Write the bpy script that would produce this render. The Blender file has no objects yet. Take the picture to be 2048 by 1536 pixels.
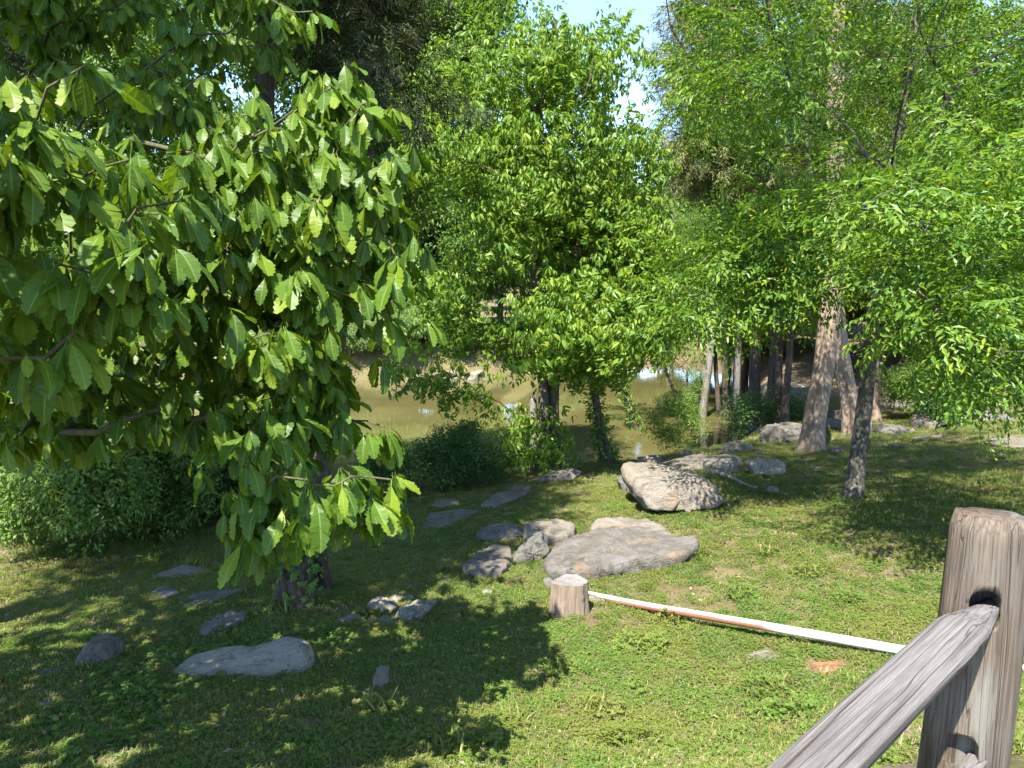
import bpy, math, random
import numpy as np
from mathutils import Vector, Matrix, noise as mn
random.seed(7); RS = np.random.RandomState(7)
R = math.radians
sc = bpy.context.scene
COL = sc.collection

# ------------------------------------------------------------------ camera, world, sun, exposure
F, PITCH, EYE = 1420.0, R(7.0), 6.0            # focal length in photo pixels, downward pitch, eye above the water
cam_d = bpy.data.cameras.new('camera'); cam = bpy.data.objects.new('camera', cam_d); COL.objects.link(cam)
cam_d.sensor_width = 36; cam_d.lens = F / 2048 * 36; cam_d.clip_end = 2000; cam_d.clip_start = .05
cam.location = (0, 0, EYE); cam.rotation_euler = (R(90) - PITCH, 0, 0); sc.camera = cam
SUN_EL, SUN_AZ = R(57), math.atan2(-.40, -.92)       # azimuth from +Y towards +X
SUN_DIR = Vector((math.sin(SUN_AZ) * math.cos(SUN_EL), math.cos(SUN_AZ) * math.cos(SUN_EL), math.sin(SUN_EL)))
w = bpy.data.worlds.new('World'); sc.world = w; w.use_nodes = True
nt = w.node_tree; bg = nt.nodes['Background']
sky = nt.nodes.new('ShaderNodeTexSky'); sky.sky_type = 'NISHITA'; sky.sun_disc = False
sky.sun_elevation = SUN_EL; sky.sun_rotation = SUN_AZ; sky.air_density = .8; sky.dust_density = .05; sky.ozone_density = 2.2
nt.links.new(sky.outputs[0], bg.inputs[0]); bg.inputs[1].default_value = 0.138
sun_d = bpy.data.lights.new('sun', 'SUN'); sun = bpy.data.objects.new('sun', sun_d); COL.objects.link(sun)
sun_d.energy = 4.3; sun_d.angle = R(.5); sun_d.color = (1, .955, .88)
sun.rotation_euler = SUN_DIR.to_track_quat('Z', 'Y').to_euler()
sc.view_settings.view_transform = 'Standard'; sc.view_settings.look = 'None'
sc.view_settings.gamma = 1; sc.view_settings.exposure = 2.15; sc.view_settings.use_curve_mapping = False
cy = sc.cycles
cy.max_bounces = 8; cy.diffuse_bounces = 4; cy.glossy_bounces = 3; cy.transmission_bounces = 5; cy.transparent_max_bounces = 8
cy.use_denoising = True; cy.caustics_reflective = False; cy.caustics_refractive = False

# ------------------------------------------------------------------ pixel <-> world
FWD = np.array([0, math.cos(PITCH), -math.sin(PITCH)]); UP = np.array([0, math.sin(PITCH), math.cos(PITCH)]); CAM = np.array([0, 0, EYE])
def W(u, v, d):                                  # the point seen at photo pixel (u, v), d metres along the view axis
    return CAM + d * (FWD + (u - 1024) / F * np.array([1., 0, 0]) + (768 - v) / F * UP)
def proj(P):
    q = np.atleast_2d(P) - CAM; d = q @ FWD
    return np.c_[1024 + F * q[:, 0] / d, 768 - F * (q @ UP) / d, d]

# ------------------------------------------------------------------ terrain height
CTRL = [(0,1536,4.3),(500,1536,4.2),(1024,1536,4.2),(1500,1536,3.9),(1850,1500,2.9),(1140,1235,7.3),(600,1200,7.4),(1830,1280,6.0),
 (2048,1330,5.3),(1240,1130,8.8),(1340,1012,11),(1710,990,11.3),(1625,905,16),(1090,942,15),(1300,920,16.5),(385,1150,9),(450,1040,12),
 (100,1120,10),(0,1300,6.5),(850,985,14),(1900,890,16),(2048,872,16),(1400,893,19),(1800,822,24),(2048,835,22),(1640,840,23)]
C3 = [tuple(W(*c)) for c in CTRL] + [(-15,12,2.0),(-20,0,2.6),(15,5,4.0),(10,0,4.6),(0,0,4.45),(0,-5,4.8),(30,30,2.8),(-40,0,2.5),(40,0,5),
 (30,60,3.0),(0,2,4.0),(-30,30,2),(60,60,4)]
C3 = np.array(C3)
def _U(r2): return np.where(r2 > 1e-9, r2 * np.log(np.maximum(r2, 1e-9)), 0)
_n = len(C3); _d = ((C3[:, None, :2] - C3[None, :, :2]) ** 2).sum(-1)
_A = np.zeros((_n + 3, _n + 3)); _A[:_n, :_n] = _U(_d) + np.eye(_n) * .6; _A[:_n, _n] = 1; _A[:_n, _n+1:] = C3[:, :2]; _A[_n:, :_n] = _A[:_n, _n:].T
_c = np.linalg.solve(_A, np.r_[C3[:, 2], 0, 0, 0])
POND = np.array([(-90,16),(-25,15),(-14,15.5),(-8,16.8),(-4,18.2),(1,19.3),(4.3,21.8),(7,26),(9.3,30),(11.3,36),(13.3,43),(17,50),(21,65),(26,85),(27,98),(24,105),(18,104),
 (14,90),(10,72),(6,60),(-1,53),(-15,50),(-30,49),(-90,48)], float)
def pond_sd(x, y):                               # metres from the shore, positive on land
    P = np.stack([x, y], -1)[..., None, :]; a = POND; b = np.roll(POND, -1, 0); e = b - a
    t = np.clip(((P - a) * e).sum(-1) / (e * e).sum(-1), 0, 1)
    d = np.sqrt((((P - a) - t[..., None] * e) ** 2).sum(-1)).min(-1)
    yy = np.asarray(y)[..., None]; xx = np.asarray(x)[..., None]
    c = ((a[:, 1] > yy) != (b[:, 1] > yy)) & (xx < e[:, 0] * (yy - a[:, 1]) / np.where(e[:, 1] == 0, 1e-9, e[:, 1]) + a[:, 0])
    return np.where(c.sum(-1) % 2 == 1, -d, d)
def vnoise(x, y, s, seed=0):                     # cheap smooth 2-D noise
    r = np.zeros_like(x, dtype=float); rr = np.random.RandomState(seed)
    for k in range(5):
        a = rr.uniform(0, 6.28, 4); f = s * rr.uniform(.6, 1.5, 2)
        r += np.sin(x * f[0] * math.cos(a[0]) + y * f[0] * math.sin(a[0]) + a[1]) * np.sin(x * f[1] * math.cos(a[2]) + y * f[1] * math.sin(a[2]) + a[3])
    return r / 2.5
def H(x, y):
    x = np.asarray(x, float); y = np.asarray(y, float); sh = x.shape; x = x.ravel(); y = y.ravel()
    r2 = (x[:, None] - C3[:, 0]) ** 2 + (y[:, None] - C3[:, 1]) ** 2
    z = _U(r2) @ _c[:_n] + _c[_n] + _c[_n+1] * x + _c[_n+2] * y
    z = np.clip(z, 1.6, 6)
    far = np.clip((np.hypot(x - 3, y - 12) - 28) / 25, 0, 1); far = far * far * (3 - 2 * far)
    z = z * (1 - far) + far * (3 + 1.2 * vnoise(x, y, .05, 3) + np.clip((y - 60) / 60, 0, 3) * 1.2)
    z += .03 * vnoise(x, y, 1.3, 1) + .012 * vnoise(x, y, 4, 2)
    s = pond_sd(x, y); t = np.clip((s + 1.5) / 5.2, 0, 1); t = t * t * (3 - 2 * t)
    return (-1.3 + (z + 1.3) * t).reshape(sh)
_ts = np.concatenate([np.arange(1.5, 20, .04), np.arange(20, 90, .25)])
def G(u, v, h=0):                                # where the ray of pixel (u, v) meets the ground (raised by h)
    P = np.array([W(u, v, t) for t in (0, 1)]); dr = P[1] - P[0]; Q = CAM + _ts[:, None] * dr
    below = Q[:, 2] < H(Q[:, 0], Q[:, 1]) + h
    i = int(np.argmax(below)) if below.any() else len(_ts) - 1
    return Q[i]

# ------------------------------------------------------------------ object helpers
def tag(o, label=None, cat=None, group=None, kind=None):
    for k, val in (('label', label), ('category', cat), ('group', group), ('kind', kind)):
        if val: o[k] = val
    return o
def thing(name, loc, label, cat, group=None):
    o = bpy.data.objects.new(name, None); COL.objects.link(o); o.location = loc; o.empty_display_size = .1
    return tag(o, label, cat, group)
def mesh(name, V, Fs, mat=None, smooth=True, attrs=None):
    me = bpy.data.meshes.new(name); V = np.asarray(V, float)
    me.from_pydata(V.tolist(), [], Fs if isinstance(Fs, list) else Fs.tolist()); me.update()
    if smooth: me.polygons.foreach_set('use_smooth', [True] * len(me.polygons))
    if mat: me.materials.append(mat)
    for k, a in (attrs or {}).items():
        at = me.attributes.new(k, 'FLOAT', 'POINT'); at.data.foreach_set('value', np.asarray(a, float))
    return me
def obj(name, me, parent=None, world=True):      # mesh in world coordinates under a parent that is a plain translation
    o = bpy.data.objects.new(name, me); COL.objects.link(o)
    if parent:
        o.parent = parent
        if world: o.location = -Vector(total_loc(parent))
    return o
def total_loc(o):
    v = Vector(o.location)
    while o.parent: o = o.parent; v += Vector(o.location)
    return v
def localise(V, me_name, Fs, mat, base, **k):    # a mesh whose origin is base
    return mesh(me_name, np.asarray(V) - np.asarray(base), Fs, mat, **k)

# ------------------------------------------------------------------ materials
class NT:
    def __init__(s, name):
        s.m = bpy.data.materials.new(name); s.m.use_nodes = True; s.t = s.m.node_tree; s.b = s.t.nodes['Principled BSDF']; s.out = s.t.nodes['Material Output']
    def n(s, typ, **k):
        x = s.t.nodes.new('ShaderNode' + typ)
        for a, b in k.items(): setattr(x, a, b)
        return x
    def l(s, a, b): s.t.links.new(a, b)
    def noise(s, scale, detail=6, rough=.6, vec=None, dist=0):
        x = s.n('TexNoise'); x.inputs['Scale'].default_value = scale; x.inputs['Detail'].default_value = detail
        x.inputs['Roughness'].default_value = rough; x.inputs['Distortion'].default_value = dist
        if vec is not None: s.l(vec, x.inputs['Vector'])
        return x.outputs['Fac']
    def ramp(s, fac, stops):
        x = s.n('ValToRGB'); r = x.color_ramp
        while len(r.elements) < len(stops): r.elements.new(.5)
        for e, (p, c) in zip(r.elements, stops):
            e.position = p; e.color = (*c, 1) if isinstance(c, tuple) else (c, c, c, 1)
        s.l(fac, x.inputs[0]); return x.outputs[0]
    def mix(s, fac, a, b, mode='MIX'):
        x = s.n('Mix', data_type='RGBA', blend_type=mode)
        for i, q in ((0, fac), (6, a), (7, b)):
            if isinstance(q, (int, float)): x.inputs[i].default_value = q
            elif isinstance(q, tuple): x.inputs[i].default_value = (*q, 1)
            else: s.l(q, x.inputs[i])
        return x.outputs[2]
    def math(s, op, a, b=0.0):
        x = s.n('Math', operation=op)
        for i, q in enumerate((a, b)):
            if isinstance(q, (int, float)): x.inputs[i].default_value = q
            else: s.l(q, x.inputs[i])
        return x.outputs[0]
    def coord(s, scale=(1, 1, 1), which='Object'):
        c = s.n('TexCoord'); m_ = s.n('Mapping'); m_.inputs['Scale'].default_value = scale; s.l(c.outputs[which], m_.inputs[0]); return m_.outputs[0]
    def geo(s, scale=(1, 1, 1)):
        c = s.n('NewGeometry'); m_ = s.n('Mapping'); m_.inputs['Scale'].default_value = scale; s.l(c.outputs['Position'], m_.inputs[0]); return m_.outputs[0]
    def bump(s, h, strength=.5, dist=.02):
        x = s.n('Bump'); x.inputs['Strength'].default_value = strength; x.inputs['Distance'].default_value = dist
        s.l(h, x.inputs['Height']); s.l(x.outputs[0], s.b.inputs['Normal']); return x
    def attr(s, name):
        x = s.n('Attribute'); x.attribute_name = name; return x.outputs['Fac']

def leaf_mat(name, stops, trans=.35, rough=.45, spec=.4, inst=.5, vein=False, tsat=(1.25, 1.15, .5), patch=None):
    """leaf colour from a per-leaf value and the per-spray random, with light passing through the blade"""
    t = NT(name); oi = t.n('ObjectInfo'); lc = t.attr('lc')
    f = t.math('ADD', t.math('MULTIPLY', lc, 1 - inst), t.math('MULTIPLY', oi.outputs['Random'], inst))
    col = t.ramp(f, stops)
    if vein:
        mid = t.attr('mid'); col = t.mix(t.ramp(mid, [(0, 1.0), (.12, 0.0)]), col, t.mix(.5, col, (.3, .36, .12)))
    if patch:
        nz = t.noise(patch[0], 3, .5, oi.outputs['Location']); col = t.mix(t.ramp(nz, [(.45, 0.0), (.65, 1.0)]), col, patch[1])
    t.l(col, t.b.inputs['Base Color']); t.b.inputs['Roughness'].default_value = rough; t.b.inputs['Specular IOR Level'].default_value = spec
    tr = t.n('BsdfTranslucent'); tc = t.mix(1.0, col, tsat, 'MULTIPLY'); t.l(tc, tr.inputs[0])
    ms = t.n('MixShader'); ms.inputs[0].default_value = trans; t.l(t.b.outputs[0], ms.inputs[1]); t.l(tr.outputs[0], ms.inputs[2]); t.l(ms.outputs[0], t.out.inputs[0])
    return t.m

M = {}
M['oak_leaf'] = leaf_mat('oak_leaf', [(0, (0.045, 0.101, 0.011)), (.5, (0.101, 0.174, 0.015)), (1, (0.224, 0.291, 0.022))], .45, .42, .25, .35, vein=True, tsat=(1.3, 1.25, .35))
M['centre_leaf'] = leaf_mat('centre_leaf', [(0, (0.057, 0.138, 0.016)), (.5, (0.127, 0.224, 0.023)), (.85, (0.207, 0.299, 0.032)), (1, (0.299, 0.356, 0.046))], .45, .45, .35, .5, tsat=(1.3, 1.2, .4))
M['elm_leaf'] = leaf_mat('elm_leaf', [(0, (0.046, 0.127, 0.016)), (.5, (0.115, 0.207, 0.021)), (.8, (0.184, 0.270, 0.025)), (.93, (0.322, 0.356, 0.034)), (1, (0.500, 0.460, 0.057))], .45, .45, .35, .25, tsat=(1.3, 1.25, .4))
M['far_leaf'] = leaf_mat('far_leaf', [(0, (0.060, 0.126, 0.022)), (.5, (0.120, 0.216, 0.034)), (1, (0.216, 0.300, 0.060))], .45, .55, .3, .6)
M['pale_leaf'] = leaf_mat('pale_leaf', [(0, (0.095, 0.168, 0.047)), (.5, (0.147, 0.231, 0.068)), (1, (0.231, 0.315, 0.105))], .4, .6, .25, .6)
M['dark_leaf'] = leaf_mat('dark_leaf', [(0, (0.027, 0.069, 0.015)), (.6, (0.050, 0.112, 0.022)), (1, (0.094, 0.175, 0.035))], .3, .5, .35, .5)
M['ivy_leaf'] = leaf_mat('ivy_leaf', [(0, (0.054, 0.108, 0.019)), (.5, (0.120, 0.204, 0.036)), (1, (0.240, 0.336, 0.072))], .35, .5, .3, .4)
M['cedar_leaf'] = leaf_mat('cedar_leaf', [(0, (.02, .032, .012)), (.6, (.04, .055, .02)), (1, (.08, .07, .03))], .15, .7, .2, .6)
M['dry_cedar_leaf'] = leaf_mat('dry_cedar_leaf', [(0, (.09, .11, .035)), (.5, (.15, .17, .06)), (1, (.25, .22, .12))], .25, .7, .2, .6)
M['grass'] = leaf_mat('grass', [(0, (0.069, 0.122, 0.017)), (.5, (0.133, 0.191, 0.028)), (.8, (0.196, 0.228, 0.048)), (.92, (0.297, 0.265, 0.106)), (1, (0.382, 0.318, 0.170))], .36, .6, .15, .4, patch=(1.3, (.2, .2, .05)))
M['clover'] = leaf_mat('clover', [(0, (0.050, 0.110, 0.018)), (.6, (0.105, 0.176, 0.029)), (1, (0.165, 0.231, 0.039))], .36, .6, .15, .5, patch=(1.1, (.15, .175, .035)))

def bark_mat(name, a, b, c, vs=6, hs=60, bumpd=.02, lichen=None, moss=None):
    t = NT(name); v = t.coord((hs, hs, vs)); v2 = t.coord((1, 1, 1))
    n1 = t.noise(1, 8, .65, v, .6); n2 = t.noise(3, 5, .6, v2)
    col = t.ramp(n1, [(.3, a), (.5, b), (.7, c)]); col = t.mix(t.math('MULTIPLY', n2, .5), col, a)
    if lichen:
        nl = t.noise(lichen[1], 5, .7, v2); col = t.mix(t.ramp(nl, [(.53, 0.0), (.6, 1.0)]), col, lichen[0])
    if moss:
        nm = t.noise(4, 5, .7, v2); col = t.mix(t.ramp(nm, [(.5, 0.0), (.6, 1.0)]), col, moss)
    t.l(col, t.b.inputs['Base Color']); t.b.inputs['Roughness'].default_value = .9; t.b.inputs['Specular IOR Level'].default_value = .2
    t.bump(n1, .9, bumpd); return t.m
M['cedar_bark'] = bark_mat('cedar_bark', (0.114, 0.079, 0.053), (0.238, 0.180, 0.132), (0.326, 0.27, 0.211), 1.3, 26)
M['cedar_dark_bark'] = bark_mat('cedar_dark_bark', (0.031, 0.023, 0.018), (0.079, 0.060, 0.044), (0.141, 0.110, 0.084), 1.3, 30)
M['oak_bark'] = bark_mat('oak_bark', (0.026, 0.022, 0.018), (0.079, 0.062, 0.048), (0.141, 0.114, .088), 5, 30)
M['elm_bark'] = bark_mat('elm_bark', (.03, .026, .02), (.075, .064, .05), (.13, .112, .09), 14, 30, .011, lichen=((.14, .135, .105), 20))
M['brown_bark'] = bark_mat('brown_bark', (0.035, 0.026, 0.018), (0.097, 0.075, 0.053), (0.176, 0.145, 0.114), 6, 24, 0.018)
M['pale_bark'] = bark_mat('pale_bark', (0.079, 0.070, 0.057), (0.176, 0.158, 0.136), (0.282, 0.264, 0.238), 6, 30, 0.009)
M['twig'] = bark_mat('twig', (0.035, 0.033, 0.018), (0.079, 0.075, 0.035), (0.132, 0.123, 0.062), 20, 60, 0.003)
M['dead_wood'] = bark_mat('dead_wood', (0.141, 0.123, 0.106), (0.317, 0.290, .264), (0.484, 0.449, 0.414), 3, 40, 0.005)

def rock_mat(name, a, b, c, dark=.5, rust=.0, spec=.25):
    t = NT(name); v = t.geo(); n1 = t.noise(2.3, 8, .65, v); n2 = t.noise(11, 8, .7, v); n3 = t.noise(45, 5, .7, v)
    col = t.ramp(n1, [(.3, a), (.5, b), (.7, c)])
    col = t.mix(t.ramp(n2, [(.5, 0.0), (.72, 1.0)]), col, c)
    col = t.mix(t.math('MULTIPLY', t.ramp(t.noise(8, 8, .8, v, .6), [(.52, 0.0), (.64, 1.0)]), dark), col, (.045, .045, .04))
    col = t.mix(t.math('MULTIPLY', t.ramp(t.noise(3.1, 6, .6, v, .4), [(.55, 0.0), (.7, 1.0)]), rust), col, (.36, .2, .09))
    col = t.mix(.4, col, t.ramp(n3, [(.3, .12), (.7, .6)]), 'SOFT_LIGHT')
    t.l(col, t.b.inputs['Base Color']); t.b.inputs['Roughness'].default_value = .88; t.b.inputs['Specular IOR Level'].default_value = spec
    vo = t.n('TexVoronoi', feature='DISTANCE_TO_EDGE'); t.l(t.mix(.12, t.geo((1, 1, 2.2)), t.n('TexNoise').outputs['Color'], 'ADD'), vo.inputs['Vector']); vo.inputs['Scale'].default_value = 1.7
    crack = t.ramp(vo.outputs['Distance'], [(0, 0.0), (.03, 1.0)])
    h = t.math('ADD', t.math('ADD', n2, t.math('MULTIPLY', n3, .5)), t.math('MULTIPLY', crack, .14))
    t.bump(h, 1.0, .045); return t.m
M['rock'] = rock_mat('rock', (0.096, 0.084, 0.066), (0.159, 0.141, 0.113), (0.220, 0.192, 0.152), .45, .25)
M['rock_light'] = rock_mat('rock_light', (0.139, 0.120, 0.090), (0.196, 0.170, 0.129), (0.254, 0.220, 0.190), .25, .35)
M['rock_dark'] = rock_mat('rock_dark', (0.064, 0.060, 0.051), (0.133, 0.126, 0.107), (0.215, 0.202, 0.169), .85, .05)
M['rock_lichen'] = rock_mat('rock_lichen', (0.191, 0.171, 0.133), (0.293, 0.261, 0.203), (0.340, 0.302, 0.238), .7, .1)
M['rock_tan'] = rock_mat('rock_tan', (0.167, 0.112, 0.071), (0.200, 0.144, 0.099), (0.223, 0.175, 0.128), .15, .3)
M['rock_rust'] = rock_mat('rock_rust', (0.092, 0.084, 0.069), (0.147, 0.132, 0.108), (0.209, 0.186, 0.174), .5, .35)

# ------------------------------------------------------------------ ground and water
def build_ground():
    n = 380
    def ax(lo, hi, c, k): s = np.linspace(-1, 1, n); q = np.sinh(s * k) / math.sinh(k); return np.where(q < 0, c + q * (c - lo), c + q * (hi - c))
    xs = ax(-420, 420, 1, 5.6); ys = ax(-120, 600, 9, 5.2)
    X, Y = np.meshgrid(xs, ys); Z = H(X, Y)
    # a low rise closes the view far away
    Z += np.clip((np.hypot(X, Y) - 120) / 200, 0, 1) * 14
    V = np.stack([X, Y, Z], -1).reshape(-1, 3); i = np.arange(n * n).reshape(n, n)
    Fs = np.stack([i[:-1, :-1], i[:-1, 1:], i[1:, 1:], i[1:, :-1]], -1).reshape(-1, 4)
    sd = pond_sd(X.ravel(), Y.ravel())
    t = NT('ground'); v = t.geo(); n1 = t.noise(.9, 8, .7, v); n2 = t.noise(6, 8, .7, v); n3 = t.noise(60, 4, .7, v)
    grass = t.ramp(n2, [(.3, (.06, .065, .022)), (.5, (.12, .105, .045)), (.7, (.2, .16, .09))])
    dirt = t.ramp(n3, [(.3, (.08, .055, .03)), (.6, (.17, .12, .07)), (.75, (.26, .2, .13))])
    col = t.mix(t.ramp(t.math('ADD', t.math('MULTIPLY', n1, .6), t.math('MULTIPLY', n2, .4)), [(.5, 0.0), (.62, 1.0)]), grass, dirt)
    lit = t.attr('litter'); litc = t.ramp(n2, [(.3, (.09, .06, .035)), (.5, (.2, .14, .085)), (.7, (.33, .26, .17))])
    col = t.mix(t.ramp(t.math('ADD', lit, t.math('MULTIPLY', n1, .5)), [(.6, 0.0), (.8, 1.0)]), col, litc)
    col = t.mix(t.attr('red'), col, t.ramp(n3, [(.35, (.3, .1, .035)), (.65, (.5, .24, .11))]))
    t.l(col, t.b.inputs['Base Color']); t.b.inputs['Roughness'].default_value = .95; t.b.inputs['Specular IOR Level'].default_value = .15
    t.bump(t.math('ADD', n3, n2), .7, .03)
    rp = G(1650, 1337); red = np.exp(-((V[:, 0] - rp[0]) ** 2 + ((V[:, 1] - rp[1]) * 1.2) ** 2) / .012)
    litter = np.clip(1 - np.abs(sd - .5) / 3.0, 0, 1) * np.where(V[:, 1] > 40, .1, 1) + np.clip((V[:, 1] - 26) / 10, 0, 1) * .8 * np.clip((V[:, 0] - 8) / 3, 0, 1) + np.clip((V[:, 0] - 9 - .1 * V[:, 1]) / 4, 0, 1) * (V[:, 1] > 21) * .6
    red = np.clip(red * 1.5 + 0, 0, 1)
    me = mesh('ground', V, Fs, t.m, attrs={'litter': np.clip(litter, 0, 1), 'red': red})
    tag(obj('ground', me), kind='structure')
    # water: one sheet at z = 0
    t = NT('water'); v = t.geo()
    n1 = t.noise(.22, 3, .5, v); col = t.ramp(n1, [(.35, (.075, .067, .022)), (.65, (.105, .093, .034))])
    t.l(col, t.b.inputs['Base Color']); t.b.inputs['Roughness'].default_value = .03; t.b.inputs['IOR'].default_value = 1.33; t.b.inputs['Specular IOR Level'].default_value = .5
    rp1 = t.noise(3, 3, .5, t.geo((1, .45, 1))); t.bump(rp1, .1, .035)
    me = mesh('water', [(-120, 8, 0), (120, 8, 0), (120, 240, 0), (-120, 240, 0)], [[0, 1, 2, 3]], t.m, smooth=False)
    tag(obj('water', me), kind='structure')
build_ground()

# ------------------------------------------------------------------ leaf and spray templates
def leaf_geo(L, wd, fold=.25, droop=.2, n=2):    # blade along +Y, upper side +Z; n stations per side
    ys = np.linspace(0, 1, n + 2)[1:-1]
    V = [(0, 0, 0)]; mid = []
    for y in ys:
        hw = wd * math.sin(math.pi * y ** .9) ** .8 / 2; z = -droop * y * y
        V += [(-hw, y, z + fold * hw), (hw, y, z + fold * hw)]
    V.append((0, 1, -droop)); V = np.array(V) * L; tip = len(V) - 1
    Fs = []
    if n == 1: Fs = [[0, tip, 1], [0, 2, tip]]
    else:
        V = np.insert(V, len(V) - 1, [(0, y * L, -droop * y * y * L) for y in ys], axis=0); m0 = 1 + 2 * n; tip = len(V) - 1
        Fs += [[0, m0, 1], [0, 2, m0]]
        for k in range(n - 1):
            a, b = 1 + 2 * k, 3 + 2 * k; Fs += [[a, m0 + k, m0 + k + 1, b], [a + 1, b + 1, m0 + k + 1, m0 + k]]
        Fs += [[1 + 2 * (n - 1), m0 + n - 1, tip], [2 * n, tip, m0 + n - 1]]
    return V, Fs
def frame(d, up):                                 # matrix with Y along d and Z towards up
    d = np.asarray(d, float); d /= np.linalg.norm(d) + 1e-9; x = np.cross(d, up); l = np.linalg.norm(x)
    if l < 1e-4: x = np.cross(d, (1, 0, .3)); l = np.linalg.norm(x)
    x /= l; z = np.cross(x, d); return np.stack([x, d, z], 1)
class Soup:
    def __init__(s): s.V = []; s.F = []; s.lc = []; s.n = 0
    def add(s, V, Fs, lc, M3=None, at=(0, 0, 0)):
        V = np.asarray(V, float)
        if M3 is not None: V = V @ M3.T
        s.V.append(V + np.asarray(at)); s.F += [[i + s.n for i in f] for f in Fs]; s.lc += [lc] * len(V); s.n += len(V)
    def mesh(s, name, mat): return mesh(name, np.concatenate(s.V), s.F, mat, smooth=False, attrs={'lc': s.lc})
def strip(p, q, wd, up=(0, 0, 1)):
    p, q = np.array(p, float), np.array(q, float); x = np.cross(q - p, up); x /= np.linalg.norm(x) + 1e-9
    return np.array([p - x * wd, p + x * wd, q + x * wd * .5, q - x * wd * .5]), [[0, 1, 2, 3]]
def rnd(a, b): return random.uniform(a, b)

def spray_alt(mat, L=.5, leaf=.055, wd=.42, per=.035, side=3, droop=.3, tips=0.0, n=1, arch=.25):
    """a flat arching twig with alternate leaves and side twigs"""
    s = Soup()
    def twig(p0, d, ln, depth):
        d = np.array(d, float); d /= np.linalg.norm(d); p = np.array(p0, float); k = max(3, int(ln / per)); step = ln / k
        for i in range(k):
            f = i / k; q = p + d * step; sgn = 1 if i % 2 else -1
            perp = np.cross(d, (0, 0, 1)); perp /= np.linalg.norm(perp) + 1e-9
            ld = d * rnd(.5, .9) + perp * sgn * rnd(.6, 1) + np.array([0, 0, rnd(-droop, .1)])
            V, Fs = leaf_geo(leaf * rnd(.75, 1.15) * (1.1 - .45 * f), wd, .3, .25, n)
            c = rnd(0, .75) if f < .65 or not tips else min(1, rnd(.3, .6) + tips * (f - .5) * 1.4)
            s.add(V, Fs, c, frame(ld, (rnd(-.5, .5), rnd(-.5, .5), 1)), q)
            if depth and side and i in [int(k * (j + 1) / (side + 1.5)) for j in range(side)]:
                twig(q, d * .8 + perp * sgn * .8, ln * (1 - f) * rnd(.55, .8), depth - 1)
            p = q; d = d + np.array([0, 0, -arch * step / L]) + np.array([rnd(-.06, .06)] * 3); d /= np.linalg.norm(d)
    twig((0, 0, 0), (0, 1, .15), L, 1); return s
def spray_whorl(mat, groups=5, leaf=.11, spread=.2, n=2, k=6, wd=.36):
    """compound leaves: leaflets hanging from the ends of short stalks"""
    s = Soup()
    for g in range(groups):
        a = rnd(0, 6.28); c = np.array([math.cos(a) * spread * rnd(.3, 1), spread * 1.2 + math.sin(a) * spread * rnd(.3, 1), rnd(-.4, .5) * spread]); lc = rnd(0, .7)
        kk = random.randint(3, k)
        for j in range(kk):
            th = 6.28 * j / kk + rnd(-.5, .5); rad = np.array([math.cos(th), math.sin(th), 0]); d = rad * rnd(.6, 1) + np.array([0, 0, -rnd(.4, 1.1)])
            V, Fs = leaf_geo(leaf * rnd(.7, 1.15), wd, .3, .3, n); s.add(V, Fs, min(1, lc + rnd(0, .3)), frame(d, rad * .5 + np.array([0, 0, 1])), c + rad * .015)
    return s
def spray_far(mat, leaf=.1, num=60, rad=.5, flat=.5, droop=.5):
    s = Soup()
    for i in range(num):
        v = RS.normal(size=3); v /= np.linalg.norm(v); p = v * rad * RS.uniform(.2, 1) ** .5 * np.array([1, 1, flat])
        V, Fs = leaf_geo(leaf * rnd(.7, 1.3), .5, .25, .2, 1); d = v + np.array([rnd(-.6, .6), rnd(-.6, .6), -droop])
        s.add(V, Fs, rnd(0, 1), frame(d, (rnd(-.7, .7), rnd(-.7, .7), 1)), p)
    return s
def spray_cedar(mat, num=110, L=.5):
    s = Soup()
    for i in range(num):
        y = rnd(0, 1); p = np.array([rnd(-.22, .22) * (1.1 - y), y, rnd(-.12, .12)]) * L
        d = np.array([rnd(-.8, .8), rnd(.2, 1), rnd(-.7, .3)]); d = d / np.linalg.norm(d) * L * rnd(.07, .2)
        V, Fs = strip(p, p + d, .004 * L / .5 * rnd(.7, 1.8), (rnd(-1, 1), rnd(-1, 1), 1)); s.add(V, Fs, rnd(0, 1))
    return s
def spray_ivy(mat, leaf=.06, num=22, rad=.13):
    s = Soup()
    for i in range(num):
        p = np.array([rnd(-1, 1), rnd(-1, 1), rnd(-.4, .6)]) * rad
        V, Fs = leaf_geo(leaf * rnd(.6, 1.3), .85, .2, .2, 2); s.add(V, Fs, rnd(0, 1), frame((rnd(-1, 1), rnd(-1, .6), rnd(-.3, .3)), (rnd(-.5, .5), rnd(-.5, .5), 1)), p)
    return s
def tuft(num=16, h=.06, rad=.06, wd=.0035, lean=.8):
    s = Soup()
    for i in range(num):
        a, r = rnd(0, 6.28), rad * math.sqrt(rnd(0, 1)); b = np.array([math.cos(a) * r, math.sin(a) * r, -.008]); th = rnd(0, 6.28); l = rnd(.2, lean); hh = h * rnd(.5, 1.2)
        d = np.array([math.cos(th) * l, math.sin(th) * l, 0]) * hh; x = np.array([-math.sin(th), math.cos(th), 0]) * wd * rnd(.7, 1.4)
        m_ = b + d * .4 + np.array([0, 0, hh * .65]); t_ = b + d + np.array([0, 0, hh * rnd(.75, 1)])
        s.add([b - x, b + x, m_ + x * .8, m_ - x * .8, t_], [[0, 1, 2, 3], [3, 2, 4]], rnd(0, .9) if rnd(0, 1) > .12 else 1.4)
    return s
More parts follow.
